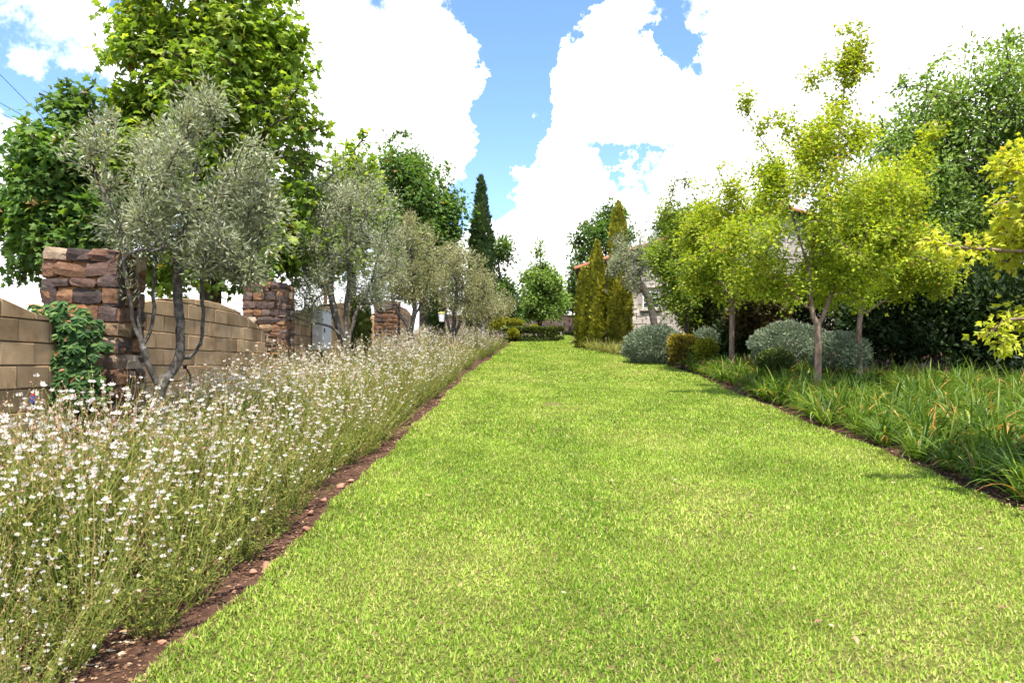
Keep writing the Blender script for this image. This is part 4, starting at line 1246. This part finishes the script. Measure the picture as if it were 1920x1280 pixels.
# sprinkler stakes among the flowers
for px, py, dd, cap, lab in [(61, 765, 5.0, True, 'thin sprinkler stake with blue collar and red cap by the tan wall'), (357, 700, 8.0, False, 'bent black sprinkler stake among the white flowers')]:
    tp = at(px, py - 10, dd)
    b = np.array([tp[0], tp[1], gz(tp[1])])
    root = empty('sprinkler_stake', b)
    hgt = tp[2] - b[2]
    pth = np.array([[0, 0, -.1], [0, 0, hgt * .6], [.0, 0, hgt * .9], [-.0 if cap else -.05, 0, hgt]])
    vv, ff = tube(pth, .011, 6); obj('riser', mesh_np('riser', vv, ff, M['black']), root)
    if cap:
        vv, ff = tube(np.array([[0, 0, hgt], [0, 0, hgt + .001], [0, 0, hgt + .05], [0, 0, hgt + .051]]), [.005, .013, .013, .005], 8); obj('collar', mesh_np('collar', vv, ff, M['blue']), root)
        vv, ff = tube(np.array([[0, 0, hgt + .052], [0, 0, hgt + .053], [0, 0, hgt + .075], [0, 0, hgt + .076]]), [.005, .011, .011, .005], 8); obj('cap', mesh_np('cap', vv, ff, M['red']), root)
    else:
        bbox_obj('nozzle', root, 'black', -.08, -.045, -.015, .015, hgt - .01, hgt + .03, b=.004)
    tag(root, lab, 'sprinkler', 'sprinkler stakes in the flower bed')

# overhead wires beyond the plane trees
for k, (y0, y1, sl, lab) in enumerate([(136, 196, 0, 'topmost thin overhead wire'), (189, 222, 0, 'second thin overhead wire from the top'), (208, 236, 0, 'thin overhead wire just under the second one'), (388, 412, 0, 'lowest and thickest overhead wire')]):
    p0 = at(-900, y0 - (y1 - y0) * 9, 21 + k * .3) if k < 3 else at(-900, y0 - 210, 20)
    p1 = at(0, y0, 30 + k * .3)
    q = p1 + (p1 - p0) / np.linalg.norm(p1 - p0) * 30
    slope = (at(60, y1, 30.6 + k * .3) - p1)
    q = p1 + slope * 14
    p0 = p1 - slope * 6
    u = np.linspace(0, 1, 24)[:, None]
    P = p0 * (1 - u) + q * u
    P[:, 2] -= .12 * np.sin(np.pi * u[:, 0])
    base = P[0].copy()
    vv, ff = tube(P - base, .014 if k < 3 else .022, 5)
    o = obj('overhead_wire', mesh_np('overhead_wire', vv, ff, M['black']))
    o.location = base
    tag(o, lab + ' passing behind the dark leaved plane tree', 'wire', 'overhead wires beyond the wall')

# ------------------------------------------------------------------ stone house
HY = 29.2                        # gable wall plane
HX0, HX1 = 3.15, 18.4
hz = gz(HY) - .1
eave = at(1100, 508, HY)[2]
apex_x = (HX0 + HX1) / 2
pitch = .31
apex = eave + (apex_x - HX0) * pitch
house = empty('stone_house', (HX0, HY, hz), R(-8))
tag(house, 'pale stone house with red barrel-tiled gable roof behind the golden cypresses', 'house')


def roof_z(x):
    return apex - abs(x - apex_x) * pitch


DEPTH = 10.0
core = np.array([[HX0, HY, hz], [HX1, HY, hz], [HX1, HY, eave], [apex_x, HY, apex], [HX0, HY, eave],
                 [HX0, HY + DEPTH, hz], [HX1, HY + DEPTH, hz], [HX1, HY + DEPTH, eave], [apex_x, HY + DEPTH, apex], [HX0, HY + DEPTH, eave]]) - [HX0, HY, hz]
wall_o = obj('wall', mesh_np('wall', core, [np.array([[0, 1, 2, 3, 4], [9, 8, 7, 6, 5]]), np.array([[0, 4, 9, 5], [1, 6, 7, 2]])], M['house_mortar']), house)
wins = []
for px0, px1, py0, py1 in ((1203, 1234, 549, 580), (1440, 1476, 545, 585)):
    a, b_ = at(px0, py1, HY), at(px1, py0, HY)
    wins.append((a[0], b_[0], a[2], b_[2]))
stones_far = Acc()
hs_mesh = []
for k in range(6):
    bm = bmesh.new(); bmesh.ops.create_cube(bm, size=1.0)
    for v in bm.verts:
        v.co = v.co + mnoise.noise_vector(Vector((v.co.x * 2 + k * 3.3, v.co.y * 2, v.co.z * 2))) * .10
    bmesh.ops.bevel(bm, geom=bm.edges[:], offset=.06, segments=1, affect='EDGES')
    me = bpy.data.meshes.new('wall_stone'); bm.to_mesh(me); bm.free(); me.materials.append(M['house_stone'])
    hs_mesh.append(me)


def clash(x0, x1, z0, z1):
    return any(x0 < w[1] + .05 and x1 > w[0] - .05 and z0 < w[3] + .05 and z1 > w[2] - .08 for w in wins)


z = hz
while z < apex:
    h = rng.uniform(.11, .2)
    x = HX0 - rng.uniform(0, .1)
    while x < HX1:
        w = rng.uniform(.16, .42)
        if z + h < min(roof_z(x), roof_z(x + w)) - .05 and not clash(x, x + w, z, z + h):
            near = 4.4 < x < 6.6 and z < hz + 3.6
            sx, sz = w * .95, h * .93
            loc = (x + w / 2 - HX0, -.03 + rng.uniform(-.012, .012), z + h / 2 - hz)
            if near:
                o = obj('stone', hs_mesh[rng.integers(6)], wall_o)
                o.scale = (sx, .12, sz); o.location = loc
            else:
                me = hs_mesh[rng.integers(6)]
                vv = box_v(-.5, .5, -.5, .5, -.5, .5) * np.array([sx, .12, sz]) + rng.normal(0, .006, (8, 3)) + loc
                stones_far.add(vv, BOXF)
        x += w
    z += h
tag(obj('stone_facing', stones_far.mesh('stone_facing', M['house_stone']), wall_o), kind='stuff')
# left flank facing as courses
flank = Acc()
z = hz
while z < eave - .1:
    h = rng.uniform(.13, .2); y = 0
    while y < DEPTH:
        w = rng.uniform(.2, .45)
        flank.add(box_v(-.06 + rng.uniform(-.01, .01), .02, y + .01, y + w - .01, z - hz + .008, z - hz + h - .008), BOXF)
        y += w
    z += h
tag(obj('flank_facing', flank.mesh('flank_facing', M['house_stone']), wall_o), kind='stuff')

for (x0, x1, z0, z1) in wins:
    wn = empty('window', ((x0 + x1) / 2 - HX0, -.05, z0 - hz)); wn.parent = house
    w, h = x1 - x0, z1 - z0
    fr = Acc(); t = .05
    for bx in ((-w / 2, -w / 2 + t, 0, h), (w / 2 - t, w / 2, 0, h), (-w / 2 + t, w / 2 - t, 0, t), (-w / 2 + t, w / 2 - t, h - t, h), (-.015, .015, t, h - t)):
        fr.add(box_v(bx[0], bx[1], -.03, .04, bx[2], bx[3]), BOXF)
    for q in (1, 2):
        zz = t + (h - 2 * t) * q / 3
        fr.add(box_v(-w / 2 + t, -.015, -.025, .035, zz - .012, zz + .012), BOXF)
        fr.add(box_v(.015, w / 2 - t, -.025, .035, zz - .012, zz + .012), BOXF)
    obj('frame', fr.mesh('frame', M['white_paint']), wn)
    for sx in (-1, 1):
        for q in range(3):
            za = t + (h - 2 * t) * q / 3 + .012; zb = t + (h - 2 * t) * (q + 1) / 3 - .012
            xa, xb = (.015, w / 2 - t) if sx > 0 else (-w / 2 + t, -.015)
            obj('pane', mesh_np('pane', box_v(xa, xb, .0, .008, za, zb), BOXF, M['glass']), wn)
    obj('sill', mesh_np('sill', box_v(-w / 2 - .1, w / 2 + .1, -.13, .03, -.09, -.002), BOXF, M['house_stone']), wn)

# roof: slabs, corrugated barrel tiles, verge tiles along the gable
OH, OV = .40, .35                # overhang at the eaves and at the gable
roof = Acc()
for s in (-1, 1):
    e = HX0 - OH if s < 0 else HX1 + OH
    ze = apex - abs(e - apex_x) * pitch
    v = np.array([[e, -OV, ze + .0], [apex_x, -OV, apex], [apex_x, DEPTH + OV, apex], [e, DEPTH + OV, ze]])
    v = np.vstack([v, v + [0, 0, .12]]); v[:, 0] -= HX0; v[:, 2] += .02 - hz
    roof.add(v, BOXF)
roof_o = obj('roof', roof.mesh('roof', M['wood_dark']), house)
tiles = Acc()
sl = np.array([1, 0, pitch]) / math.hypot(1, pitch)
for s in (-1, 1):
    e = HX0 - OH - .05 if s < 0 else HX1 + OH + .05
    length = abs(apex_x - e) * math.hypot(1, pitch)
    dvec = np.array([-s * sl[0], 0, sl[2]])
    nvec = np.array([s * sl[2], 0, sl[0]])
    start = np.array([e - HX0, 0, apex - abs(e - apex_x) * pitch - hz + .15])
    for c in range(int((DEPTH + 2 * OV) / .24)):
        y = -OV + .12 + c * .24
        for r_ in range(int(length / .38)):
            a0, a1 = r_ * .38, r_ * .38 + .43
            ang = np.linspace(0, np.pi, 6)
            ring = lambda q, rad, lift: start + dvec * q + np.array([0, y, 0]) + np.cos(ang)[:, None] * np.array([0, rad, 0]) + (np.sin(ang) * rad * .8 + lift)[:, None] * nvec
            vv = np.vstack([ring(a0, .115, .02), ring(a1, .095, .0)])
            k = np.arange(5)
            tiles.add(vv, np.stack([k, k + 1, k + 7, k + 6], -1))
tag(obj('roof_tiles', tiles.mesh('roof_tiles', M['tile']), roof_o), kind='stuff')
ang = np.linspace(-.2, np.pi + .2, 9)
vt_v = []
for q, rad in ((0, .12), (.42, .10)):
    vt_v += [[q, math.cos(a) * rad, math.sin(a) * rad] for a in ang] + [[q, math.cos(a) * (rad - .018), math.sin(a) * (rad - .018)] for a in ang]
k = np.arange(8)
vt_f = np.concatenate([np.stack([k, k + 1, k + 19, k + 18], -1), np.stack([k + 9, k + 27, k + 28, k + 10], -1), np.stack([k, k + 9, k + 10, k + 1], -1), np.stack([k + 18, k + 19, k + 28, k + 27], -1)])
vt_me = mesh_np('verge_tile', np.array(vt_v), vt_f, M['tile'])
for s in (-1, 1):
    e = HX0 - OH - .02 if s < 0 else HX1 + OH + .02
    m_ = int(abs(apex_x - e) * math.hypot(1, pitch) / .36)
    for q in range(m_):
        o = obj('verge_tile', vt_me, roof_o)
        dist = q * .36
        x = e - s * dist * sl[0] - HX0
        o.location = (x, -OV - .02, apex - abs(e - apex_x) * pitch + dist * sl[2] - hz + .17)
        o.rotation_euler = (0, -math.atan(pitch) if s < 0 else math.pi + math.atan(pitch), 0)
        if s > 0: o.rotation_euler = (R(180), math.pi + math.atan(pitch), 0)
for zz in range(6):
    x = HX0 - .2 + zz * 1.4
    o = obj('rafter_end', mesh_np('rafter_end', box_v(-.05, .05, -.3, .0, -.16, -.0), BOXF, M['wood_dark']), roof_o)
    o.location = (x - HX0, -.01, apex - abs(x - apex_x) * pitch - hz - .02)

# ------------------------------------------------------------------ far brown wall
fy = 58.0
root = empty('garden_wall', (0, fy, gz(fy)))
fx0, fx1 = -6.0, 14.0
ftop = at(1010, 592, fy)[2] - gz(fy)
obj('mortar_core', mesh_np('mortar_core', box_v(fx0, fx1, .02, .3, -.3, ftop), BOXF, M['mortar']), root)
acc = Acc(); z = -.2; row = 0
while z < ftop - .05:
    x = fx0 - (.3 if row % 2 else 0)
    while x < fx1:
        acc.add(box_v(max(x, fx0) + .008, min(x + .58, fx1), rng.uniform(-.012, .012), .05, z + .006, min(z + .19, ftop - .01)), BOXF)
        x += .6
    z += .2; row += 1
tag(obj('blocks', acc.mesh('blocks', M['far_wall']), root), kind='stuff')
obj('coping', mesh_np('coping', box_v(fx0, fx1, -.05, .36, ftop + .002, ftop + .10), BOXF, M['far_wall']), root)
tag(root, 'long low dark brown wall closing the garden beyond the hedge', 'wall')

# white post beyond the ball bushes
b = G(953, 50, 0)
root = empty('gate_post', b)
bbox_obj('post', root, 'white_paint', -.12, .12, -.12, .12, -.1, 1.25, b=.01)
bbox_obj('cap', root, 'white_paint', -.16, .16, -.16, .16, 1.252, 1.33, b=.01)
tag(root, 'short white post against the far brown wall', 'post')

# ------------------------------------------------------------------ flowering bed: wiry stems, small leaves, white four-petalled blossoms
def gaura_variant(k, tall=1.0):
    lo, hi = ((0, 2), (1, 3), (0, 3), (1, 4))[k % 4]
    st, lf, fl = Acc(), [], []
    P_, D_, N_, S_, A_ = [], [], [], [], []
    fp, fd, fn, fs, fa = [], [], [], [], []
    bp, bd, bs, ba = [], [], [], []
    for s in range(54):
        ang = rng.uniform(0, 2 * np.pi)
        flower = s < 30
        L = (rng.uniform(.72, 1.12) if flower else rng.uniform(.35, .65)) * tall
        lean = rng.uniform(.1, .62) if flower else rng.uniform(.2, .95)
        r0 = rng.uniform(0, .14)
        dirh = np.array([math.cos(ang), math.sin(ang), 0])
        n = 8
        u = np.linspace(0, 1, n)
        hor = r0 + L * (np.sin(lean) * u + .18 * u ** 2 * rng.uniform(-.5, 1))
        ver = L * (np.cos(lean) * u - .05 * u ** 2)
        wob = np.cumsum(rng.normal(0, .008, (n, 3)), axis=0)
        P = dirh[None] * hor[:, None] + np.array([0, 0, 1])[None] * ver[:, None] + wob
        P[0, 2] = -.03
        v, f = tube(P, np.linspace(.0026, .0011, n), 3)
        st.add(v, f, rng.uniform(0, 1))
        # leaves
        m = 22 if flower else 30
        top = .55 if flower else 1.0
        q = rng.uniform(.04, top, m) * (n - 1)
        kk = np.minimum(q.astype(int), n - 2); ff = (q - kk)[:, None]
        pos = P[kk] * (1 - ff) + P[kk + 1] * ff
        tang = unit(P[kk + 1] - P[kk])
        side = unit(rng.normal(size=(m, 3)))
        P_.append(pos); D_.append(unit(tang * .7 + side * .9)); N_.append(unit(np.array([0, 0, 1.0]) + rng.normal(0, .5, (m, 3))))
        S_.append(rng.uniform(.03, .062, m)); A_.append(np.clip(rng.beta(2, 2.4, m) + .15 * (q / n), 0, 1))
        if flower:
            nf = rng.integers(lo, hi)
            for z in range(nf):
                uu_ = rng.uniform(.72, .97) * (n - 1); a = int(uu_); a = min(a, n - 2)
                p = P[a] + (P[a + 1] - P[a]) * (uu_ - a)
                face = unit(np.array([math.cos(ang) * .5 + rng.normal(0, .6), math.sin(ang) * .5 + rng.normal(0, .6) - .15, .12]))
                upv = unit(np.array([0, 0, 1]) - face * face[2] + 1e-3)
                sd = np.cross(upv, face)
                for t_ in (-1.15, -.42, .42, 1.15):
                    dd = unit(upv * math.cos(t_) + sd * math.sin(t_) + face * .25)
                    fp.append(p); fd.append(dd); fn.append(face); fs.append(rng.uniform(.018, .027)); fa.append(rng.uniform(.15, 1) if rng.uniform() > .12 else rng.uniform(0, .2))
            for z in range(6):                        # buds towards the tip
                uu_ = rng.uniform(.7, 1.0) * (n - 1); a = min(int(uu_), n - 2)
                p = P[a] + (P[a + 1] - P[a]) * (uu_ - a)
                bp.append(p); bd.append(unit(P[a + 1] - P[a] + rng.normal(0, .4, 3) * np.linalg.norm(P[a + 1] - P[a]))); bs.append(rng.uniform(.012, .02)); ba.append(rng.uniform(0, 1))
    V, Fm, A = leaves(np.concatenate(P_), np.concatenate(D_), np.concatenate(N_), np.concatenate(S_), T_LANCE2, np.concatenate(A_))
    leaf_me = mesh_np('gaura_leaves', V, Fm, M['gaura_leaf'], A)
    V, Fm, A = leaves(np.array(fp), np.array(fd), np.array(fn), np.array(fs), T_OVAL, np.array(fa))
    V2, Fm2, A2 = leaves(np.array(bp), np.array(bd), unit(rng.normal(size=(len(bp), 3))), np.array(bs), T_OVAL2, np.array(ba))
    petal_me = mesh_np('gaura_blossoms', V, Fm, M['petal'], A)
    bud_me = mesh_np('gaura_buds', V2, Fm2, M['bud'], A2)
    return st.mesh('gaura_stems', M['gaura_stem']), leaf_me, petal_me, bud_me


GV = [gaura_variant(k) for k in range(8)]
spots = []
tries = 0
while len(spots) < 300 and tries < 60000:
    tries += 1
    y = 1.35 + (29.5 - 1.35) * rng.uniform() ** 1.35
    xl = -4.0
    xr = edgeL(y) - .24
    x = rng.uniform(xl, xr)
    if abs(x) > .80 * y + .5: continue
    if y < 2.6 and x > -1.5: continue
    sp = .27 + .010 * y
    if any((x - a) ** 2 + (y - b) ** 2 < sp * sp for a, b in spots): continue
    if (x + 4.1) ** 2 + (y - 6.3) ** 2 < .3: continue
    if x < -3.3 and 12.2 < y < 15.2: continue
    if 5.0 < y < 6.95 and abs(x + 3.55 * y / 6.8) < .27: continue
    spots.append((x, y))
spots += [(-1.80, 2.5), (-2.0, 2.25), (-1.78, 2.1), (-2.15, 2.8), (-1.72, 1.85), (-1.9, 2.95), (-2.05, 1.95), (-2.3, 2.4)]
GL = 'bushy white gaura with wiry stems and small four-petalled blossoms in the flower bed'
for x, y in spots:
    st_me, lf_me, pt_me, bd_me = GV[rng.integers(len(GV))]
    root = empty('gaura_plant', (x, y, gz(y) - .03), rng.uniform(0, 2 * np.pi))
    s = rng.uniform(.85, 1.15)
    near_edge = edgeL(y) - x
    s *= np.interp(near_edge, [.2, .9, 1.6], [.6, .9, 1.02])
    if y < 3.2: s *= .72
    s *= np.interp(x, [-4.0, -3.2], [.84, 1.0])
    root.scale = (s * 1.05, s * 1.05, s)
    for nm, me in (('stems', st_me), ('foliage', lf_me), ('blossoms', pt_me), ('buds', bd_me)):
        tag(obj(nm, me, root), kind='stuff')
    ne = edgeL(y) - x
    row = 'leaning over the bare soil strip' if ne < .75 else ('in the middle of the bed' if x > -3.25 else 'close against the wall')
    mark = 'at the open mulch corner' if y < 3.4 else 'before the creeper-clad pillar' if y < 6 else 'around the many-stemmed olive' if y < 8.8 else 'between the two nearest olives' if y < 12 else 'around the wide spreading olive' if y < 15.5 else 'near the slender kinked olive' if y < 20 else 'towards the clipped ball bushes'
    tag(root, 'white-flowered wiry gaura ' + row + ' ' + mark, 'flower', 'white gaura plants ' + row + ' ' + mark)


# ------------------------------------------------------------------ strap leaf clumps
def strap_variant(n_leaf, Lr, wr, mat, upright=.35):
    V, Fm, A = [], [], []
    c = 0
    for k in range(n_leaf):
        ang = rng.uniform(0, 2 * np.pi)
        L = rng.uniform(*Lr); w = rng.uniform(*wr)
        stiff = rng.uniform() < upright
        lean = rng.uniform(.05, .35) if stiff else rng.uniform(.2, .85)
        curl = rng.uniform(.1, .5) if stiff else rng.uniform(1.2, 2.4)
        n = 8
        u = np.linspace(0, 1, n)
        th = lean + curl * u ** 1.6
        dx = np.sin(th) * L / (n - 1); dz = np.cos(th) * L / (n - 1)
        r = rng.uniform(0, .09) + np.concatenate([[0], np.cumsum(dx[:-1])]); z = np.concatenate([[0], np.cumsum(dz[:-1])]) - .03
        z = np.maximum(z, .008 + .0 * z) if not stiff else z
        tw = rng.normal(0, .25)
        a2 = ang + tw * u
        C_ = np.stack([np.cos(a2) * r, np.sin(a2) * r, z], -1)
        sd = np.stack([-np.sin(a2), np.cos(a2), np.zeros(n)], -1)
        ww = w * np.interp(u, [0, .3, .7, 1], [.7, 1, .8, .05])
        up = np.stack([-np.cos(th) * np.cos(a2), -np.cos(th) * np.sin(a2), np.sin(th)], -1)
        lft = C_ - sd * ww[:, None] + up * (ww * .35)[:, None]; rgt = C_ + sd * ww[:, None] + up * (ww * .35)[:, None]
        V += [np.stack([lft, C_, rgt], 1).reshape(-1, 3)]
        i = np.arange(n - 1)[:, None] * 3 + np.arange(2)[None]
        Fm.append((np.stack([i, i + 1, i + 4, i + 3], -1).reshape(-1, 4)) + c)
        a = np.clip(rng.beta(2, 2), 0, .95) if rng.uniform() > .035 else 1.0
        A.append(np.full(3 * n, a)); c += 3 * n
    return mesh_np('strap_clump', np.concatenate(V), np.concatenate(Fm), M[mat], np.concatenate(A))


SV = [strap_variant(72, (.42, .82), (.009, .0155), 'strap', .10) for _ in range(6)]
SVP = [strap_variant(90, (.4, .65), (.006, .010), 'strap_pale', .1) for _ in range(3)]
spots = []; tries = 0
while len(spots) < 300 and tries < 60000:
    tries += 1
    y = 3.6 + (17.6 - 3.6) * rng.uniform() ** 1.25
    xr = np.interp(y, [3.6, 8, 12, 14.0, 14.8, 17.6], [6.0, 8.2, 10.6, 11.2, 7.8, 6.2])
    x = rng.uniform(edgeR(y) + .28, xr)
    if x > .80 * y + .8: continue
    sp = .335 + .006 * y
    if any((x - a) ** 2 + (y - b) ** 2 < sp * sp for a, b in spots): continue
    spots.append((x, y))
SL = 'arching dark green strap-leaved clump in the bed under the maples'
for x, y in spots:
    o = obj('strap_leaf_clump', SV[rng.integers(len(SV))])
    s = rng.uniform(.68, 1.0) * np.interp(x - edgeR(y), [.2, 1.0], [.92, 1.0])
    o.location = (x, y, gz(y) - .03); o.rotation_euler = (0, 0, rng.uniform(0, 6.28)); o.scale = (s, s, s)
    ne = x - edgeR(y)
    row = 'spilling onto the lawn edge' if ne < .7 else ('in mid bed' if ne < 2.2 else 'at the shady bed back')
    mark = 'before the lime-yellow maple' if y < 6.2 else 'short of the Y-forked maple' if y < 10 else 'around the Y-forked maple' if y < 13.5 else 'around the bare grey maple trunk'
    tag(o, 'dark green strap-leaved clump ' + row + ' ' + mark, 'plant', 'strap-leaved clumps ' + row + ' ' + mark)
for k, (px, dd) in enumerate([(1112, 25.2), (1128, 24.3), (1145, 23.5), (1160, 22.9), (1176, 22.4), (1100, 26.0), (1138, 24.5), (1155, 23.9), (1170, 23.3), (1186, 22.2)]):
    o = obj('strap_leaf_clump', SVP[k % 3])
    b = G(px, dd)
    o.location = (b[0] + .12, b[1], b[2] - .03); o.rotation_euler = (0, 0, rng.uniform(0, 6.28)); o.scale = (1.1,) * 3
    tag(o, 'pale straw-striped arching grass clump at the foot of the golden cypresses', 'plant', 'pale grass clumps under the cypresses')
for k in range(22):
    o = obj('strap_leaf_clump', SV[k % 6])
    x = 2.6 + k * .30; y = 55.5 + rng.uniform(-.4, .4)
    o.location = (x, y, gz(y)); o.rotation_euler = (0, 0, rng.uniform(0, 6.28)); o.scale = (.9,) * 3
    tag(o, 'small green clump in the row along the foot of the far brown wall', 'plant', 'clumps along the far wall')


# ------------------------------------------------------------------ stones, litter, fallen leaves
def debris():
    acc = Acc()
    def chip(x, y, s, a, flat=.45):
        z = gz(y) - .045
        v = unit(rng.normal(size=(6, 3))) * s * rng.uniform(.6, 1.3, (6, 1)) * np.array([1, 1, flat])
        base_ = np.array([[1, 0, 0], [-1, 0, 0], [0, 1, 0], [0, -1, 0], [0, 0, 1], [0, 0, -1]]) * s * rng.uniform(.5, 1.2, (6, 1)) * np.array([1.3, .8, flat])
        an = rng.uniform(0, 6.28); cs, sn = math.cos(an), math.sin(an)
        base_ = base_ @ np.array([[cs, -sn, 0], [sn, cs, 0], [0, 0, 1]])
        f = np.array([[0, 2, 4], [2, 1, 4], [1, 3, 4], [3, 0, 4], [2, 0, 5], [1, 2, 5], [3, 1, 5], [0, 3, 5]])
        acc.add(base_ + [x, y, z + s * .2], f, a)
    for k in range(5200):
        y = 1.6 + 14 * rng.uniform() ** 1.8
        x = edgeL(y) - abs(rng.normal(0, .22)) - .01
        chip(x, y, rng.uniform(.004, .013) * (1 + .05 * y), rng.beta(.9, 3.2))
    for k in range(2600):
        y = 2.8 + 12 * rng.uniform() ** 1.6
        x = edgeR(y) + abs(rng.normal(0, .25))
        chip(x, y, rng.uniform(.006, .018) * (1 + .04 * y), rng.beta(1.2, 2.0), .2)
    for k in range(2500):                      # pale mulch in the open corner of the bed
        y = rng.uniform(1.3, 3.4); x = rng.uniform(-3.2, -1.75)
        chip(x, y, rng.uniform(.006, .022), rng.beta(2.4, 1.3), .25)
    return acc.mesh('soil_debris', M['litter'])


tag(obj('soil_debris', debris()), 'bark chips, crumbs and dry leaf bits scattered on the bare soil edges', 'mulch', kind='stuff')

n = 420
y = 2.2 + 26 * rng.uniform(0, 1, n) ** 1.3
x = edgeL(y) + (edgeR(y) - edgeL(y)) * np.where(rng.uniform(0, 1, n) < .6, 1 - rng.uniform(0, 1, n) ** 1.6 * .6, rng.uniform(0, 1, n))
P = np.stack([x, y, gz(y) + .03], -1)
V, Fm, A = leaves(P, unit(rng.normal(size=(n, 3)) * [1, 1, .2]), unit(rng.normal(0, .35, (n, 3)) + [0, 0, 1]), rng.uniform(.02, .05, n), T_OVAL, rng.beta(1.2, 1.3, n))
tag(obj('fallen_leaves', mesh_np('fallen_leaves', V, Fm, M['litter'], A)), 'dry brown fallen leaves and petals scattered over the lawn', 'leaf litter', kind='stuff')

rock_me = []
for k in range(5):
    bm = bmesh.new(); bmesh.ops.create_icosphere(bm, subdivisions=2, radius=1)
    for v in bm.verts:
        v.co = v.co * (1 + .3 * mnoise.noise(v.co * 1.3 + Vector((k * 7, 0, 0)))) + mnoise.noise_vector(v.co * 1.1 + Vector((0, k * 4, 0))) * .22
    me = bpy.data.meshes.new('rock'); bm.to_mesh(me); bm.free(); me.materials.append(M['terracotta']); rock_me.append(me)
for px, py, s in [(372, 1188, .028), (313, 1192, .017), (560, 1058, .04), (505, 1052, .035), (452, 1088, .022), (447, 1100, .018), (440, 1118, .02), (585, 955, .03), (300, 1250, .02), (535, 1045, .04), (610, 930, .03), (640, 905, .035), (660, 895, .028), (480, 1062, .022), (400, 1160, .018), (580, 985, .035)]:
    dd = on_ground(px, py)
    x = (px - 960) / F * dd
    x = min(x, float(edgeL(dd)) - .04)
    o = obj('rock', rock_me[rng.integers(5)])
    o.location = (x, dd, gz(dd) - .04 + s * .3); o.scale = (s * 1.25, s * .95, s * .6); o.rotation_euler = (rng.normal(0, .3), rng.normal(0, .3), rng.uniform(0, 6.28))
    tag(o, 'small reddish clay stone lying in the bare soil strip along the lawn', 'stone', 'clay stones in the soil strip')
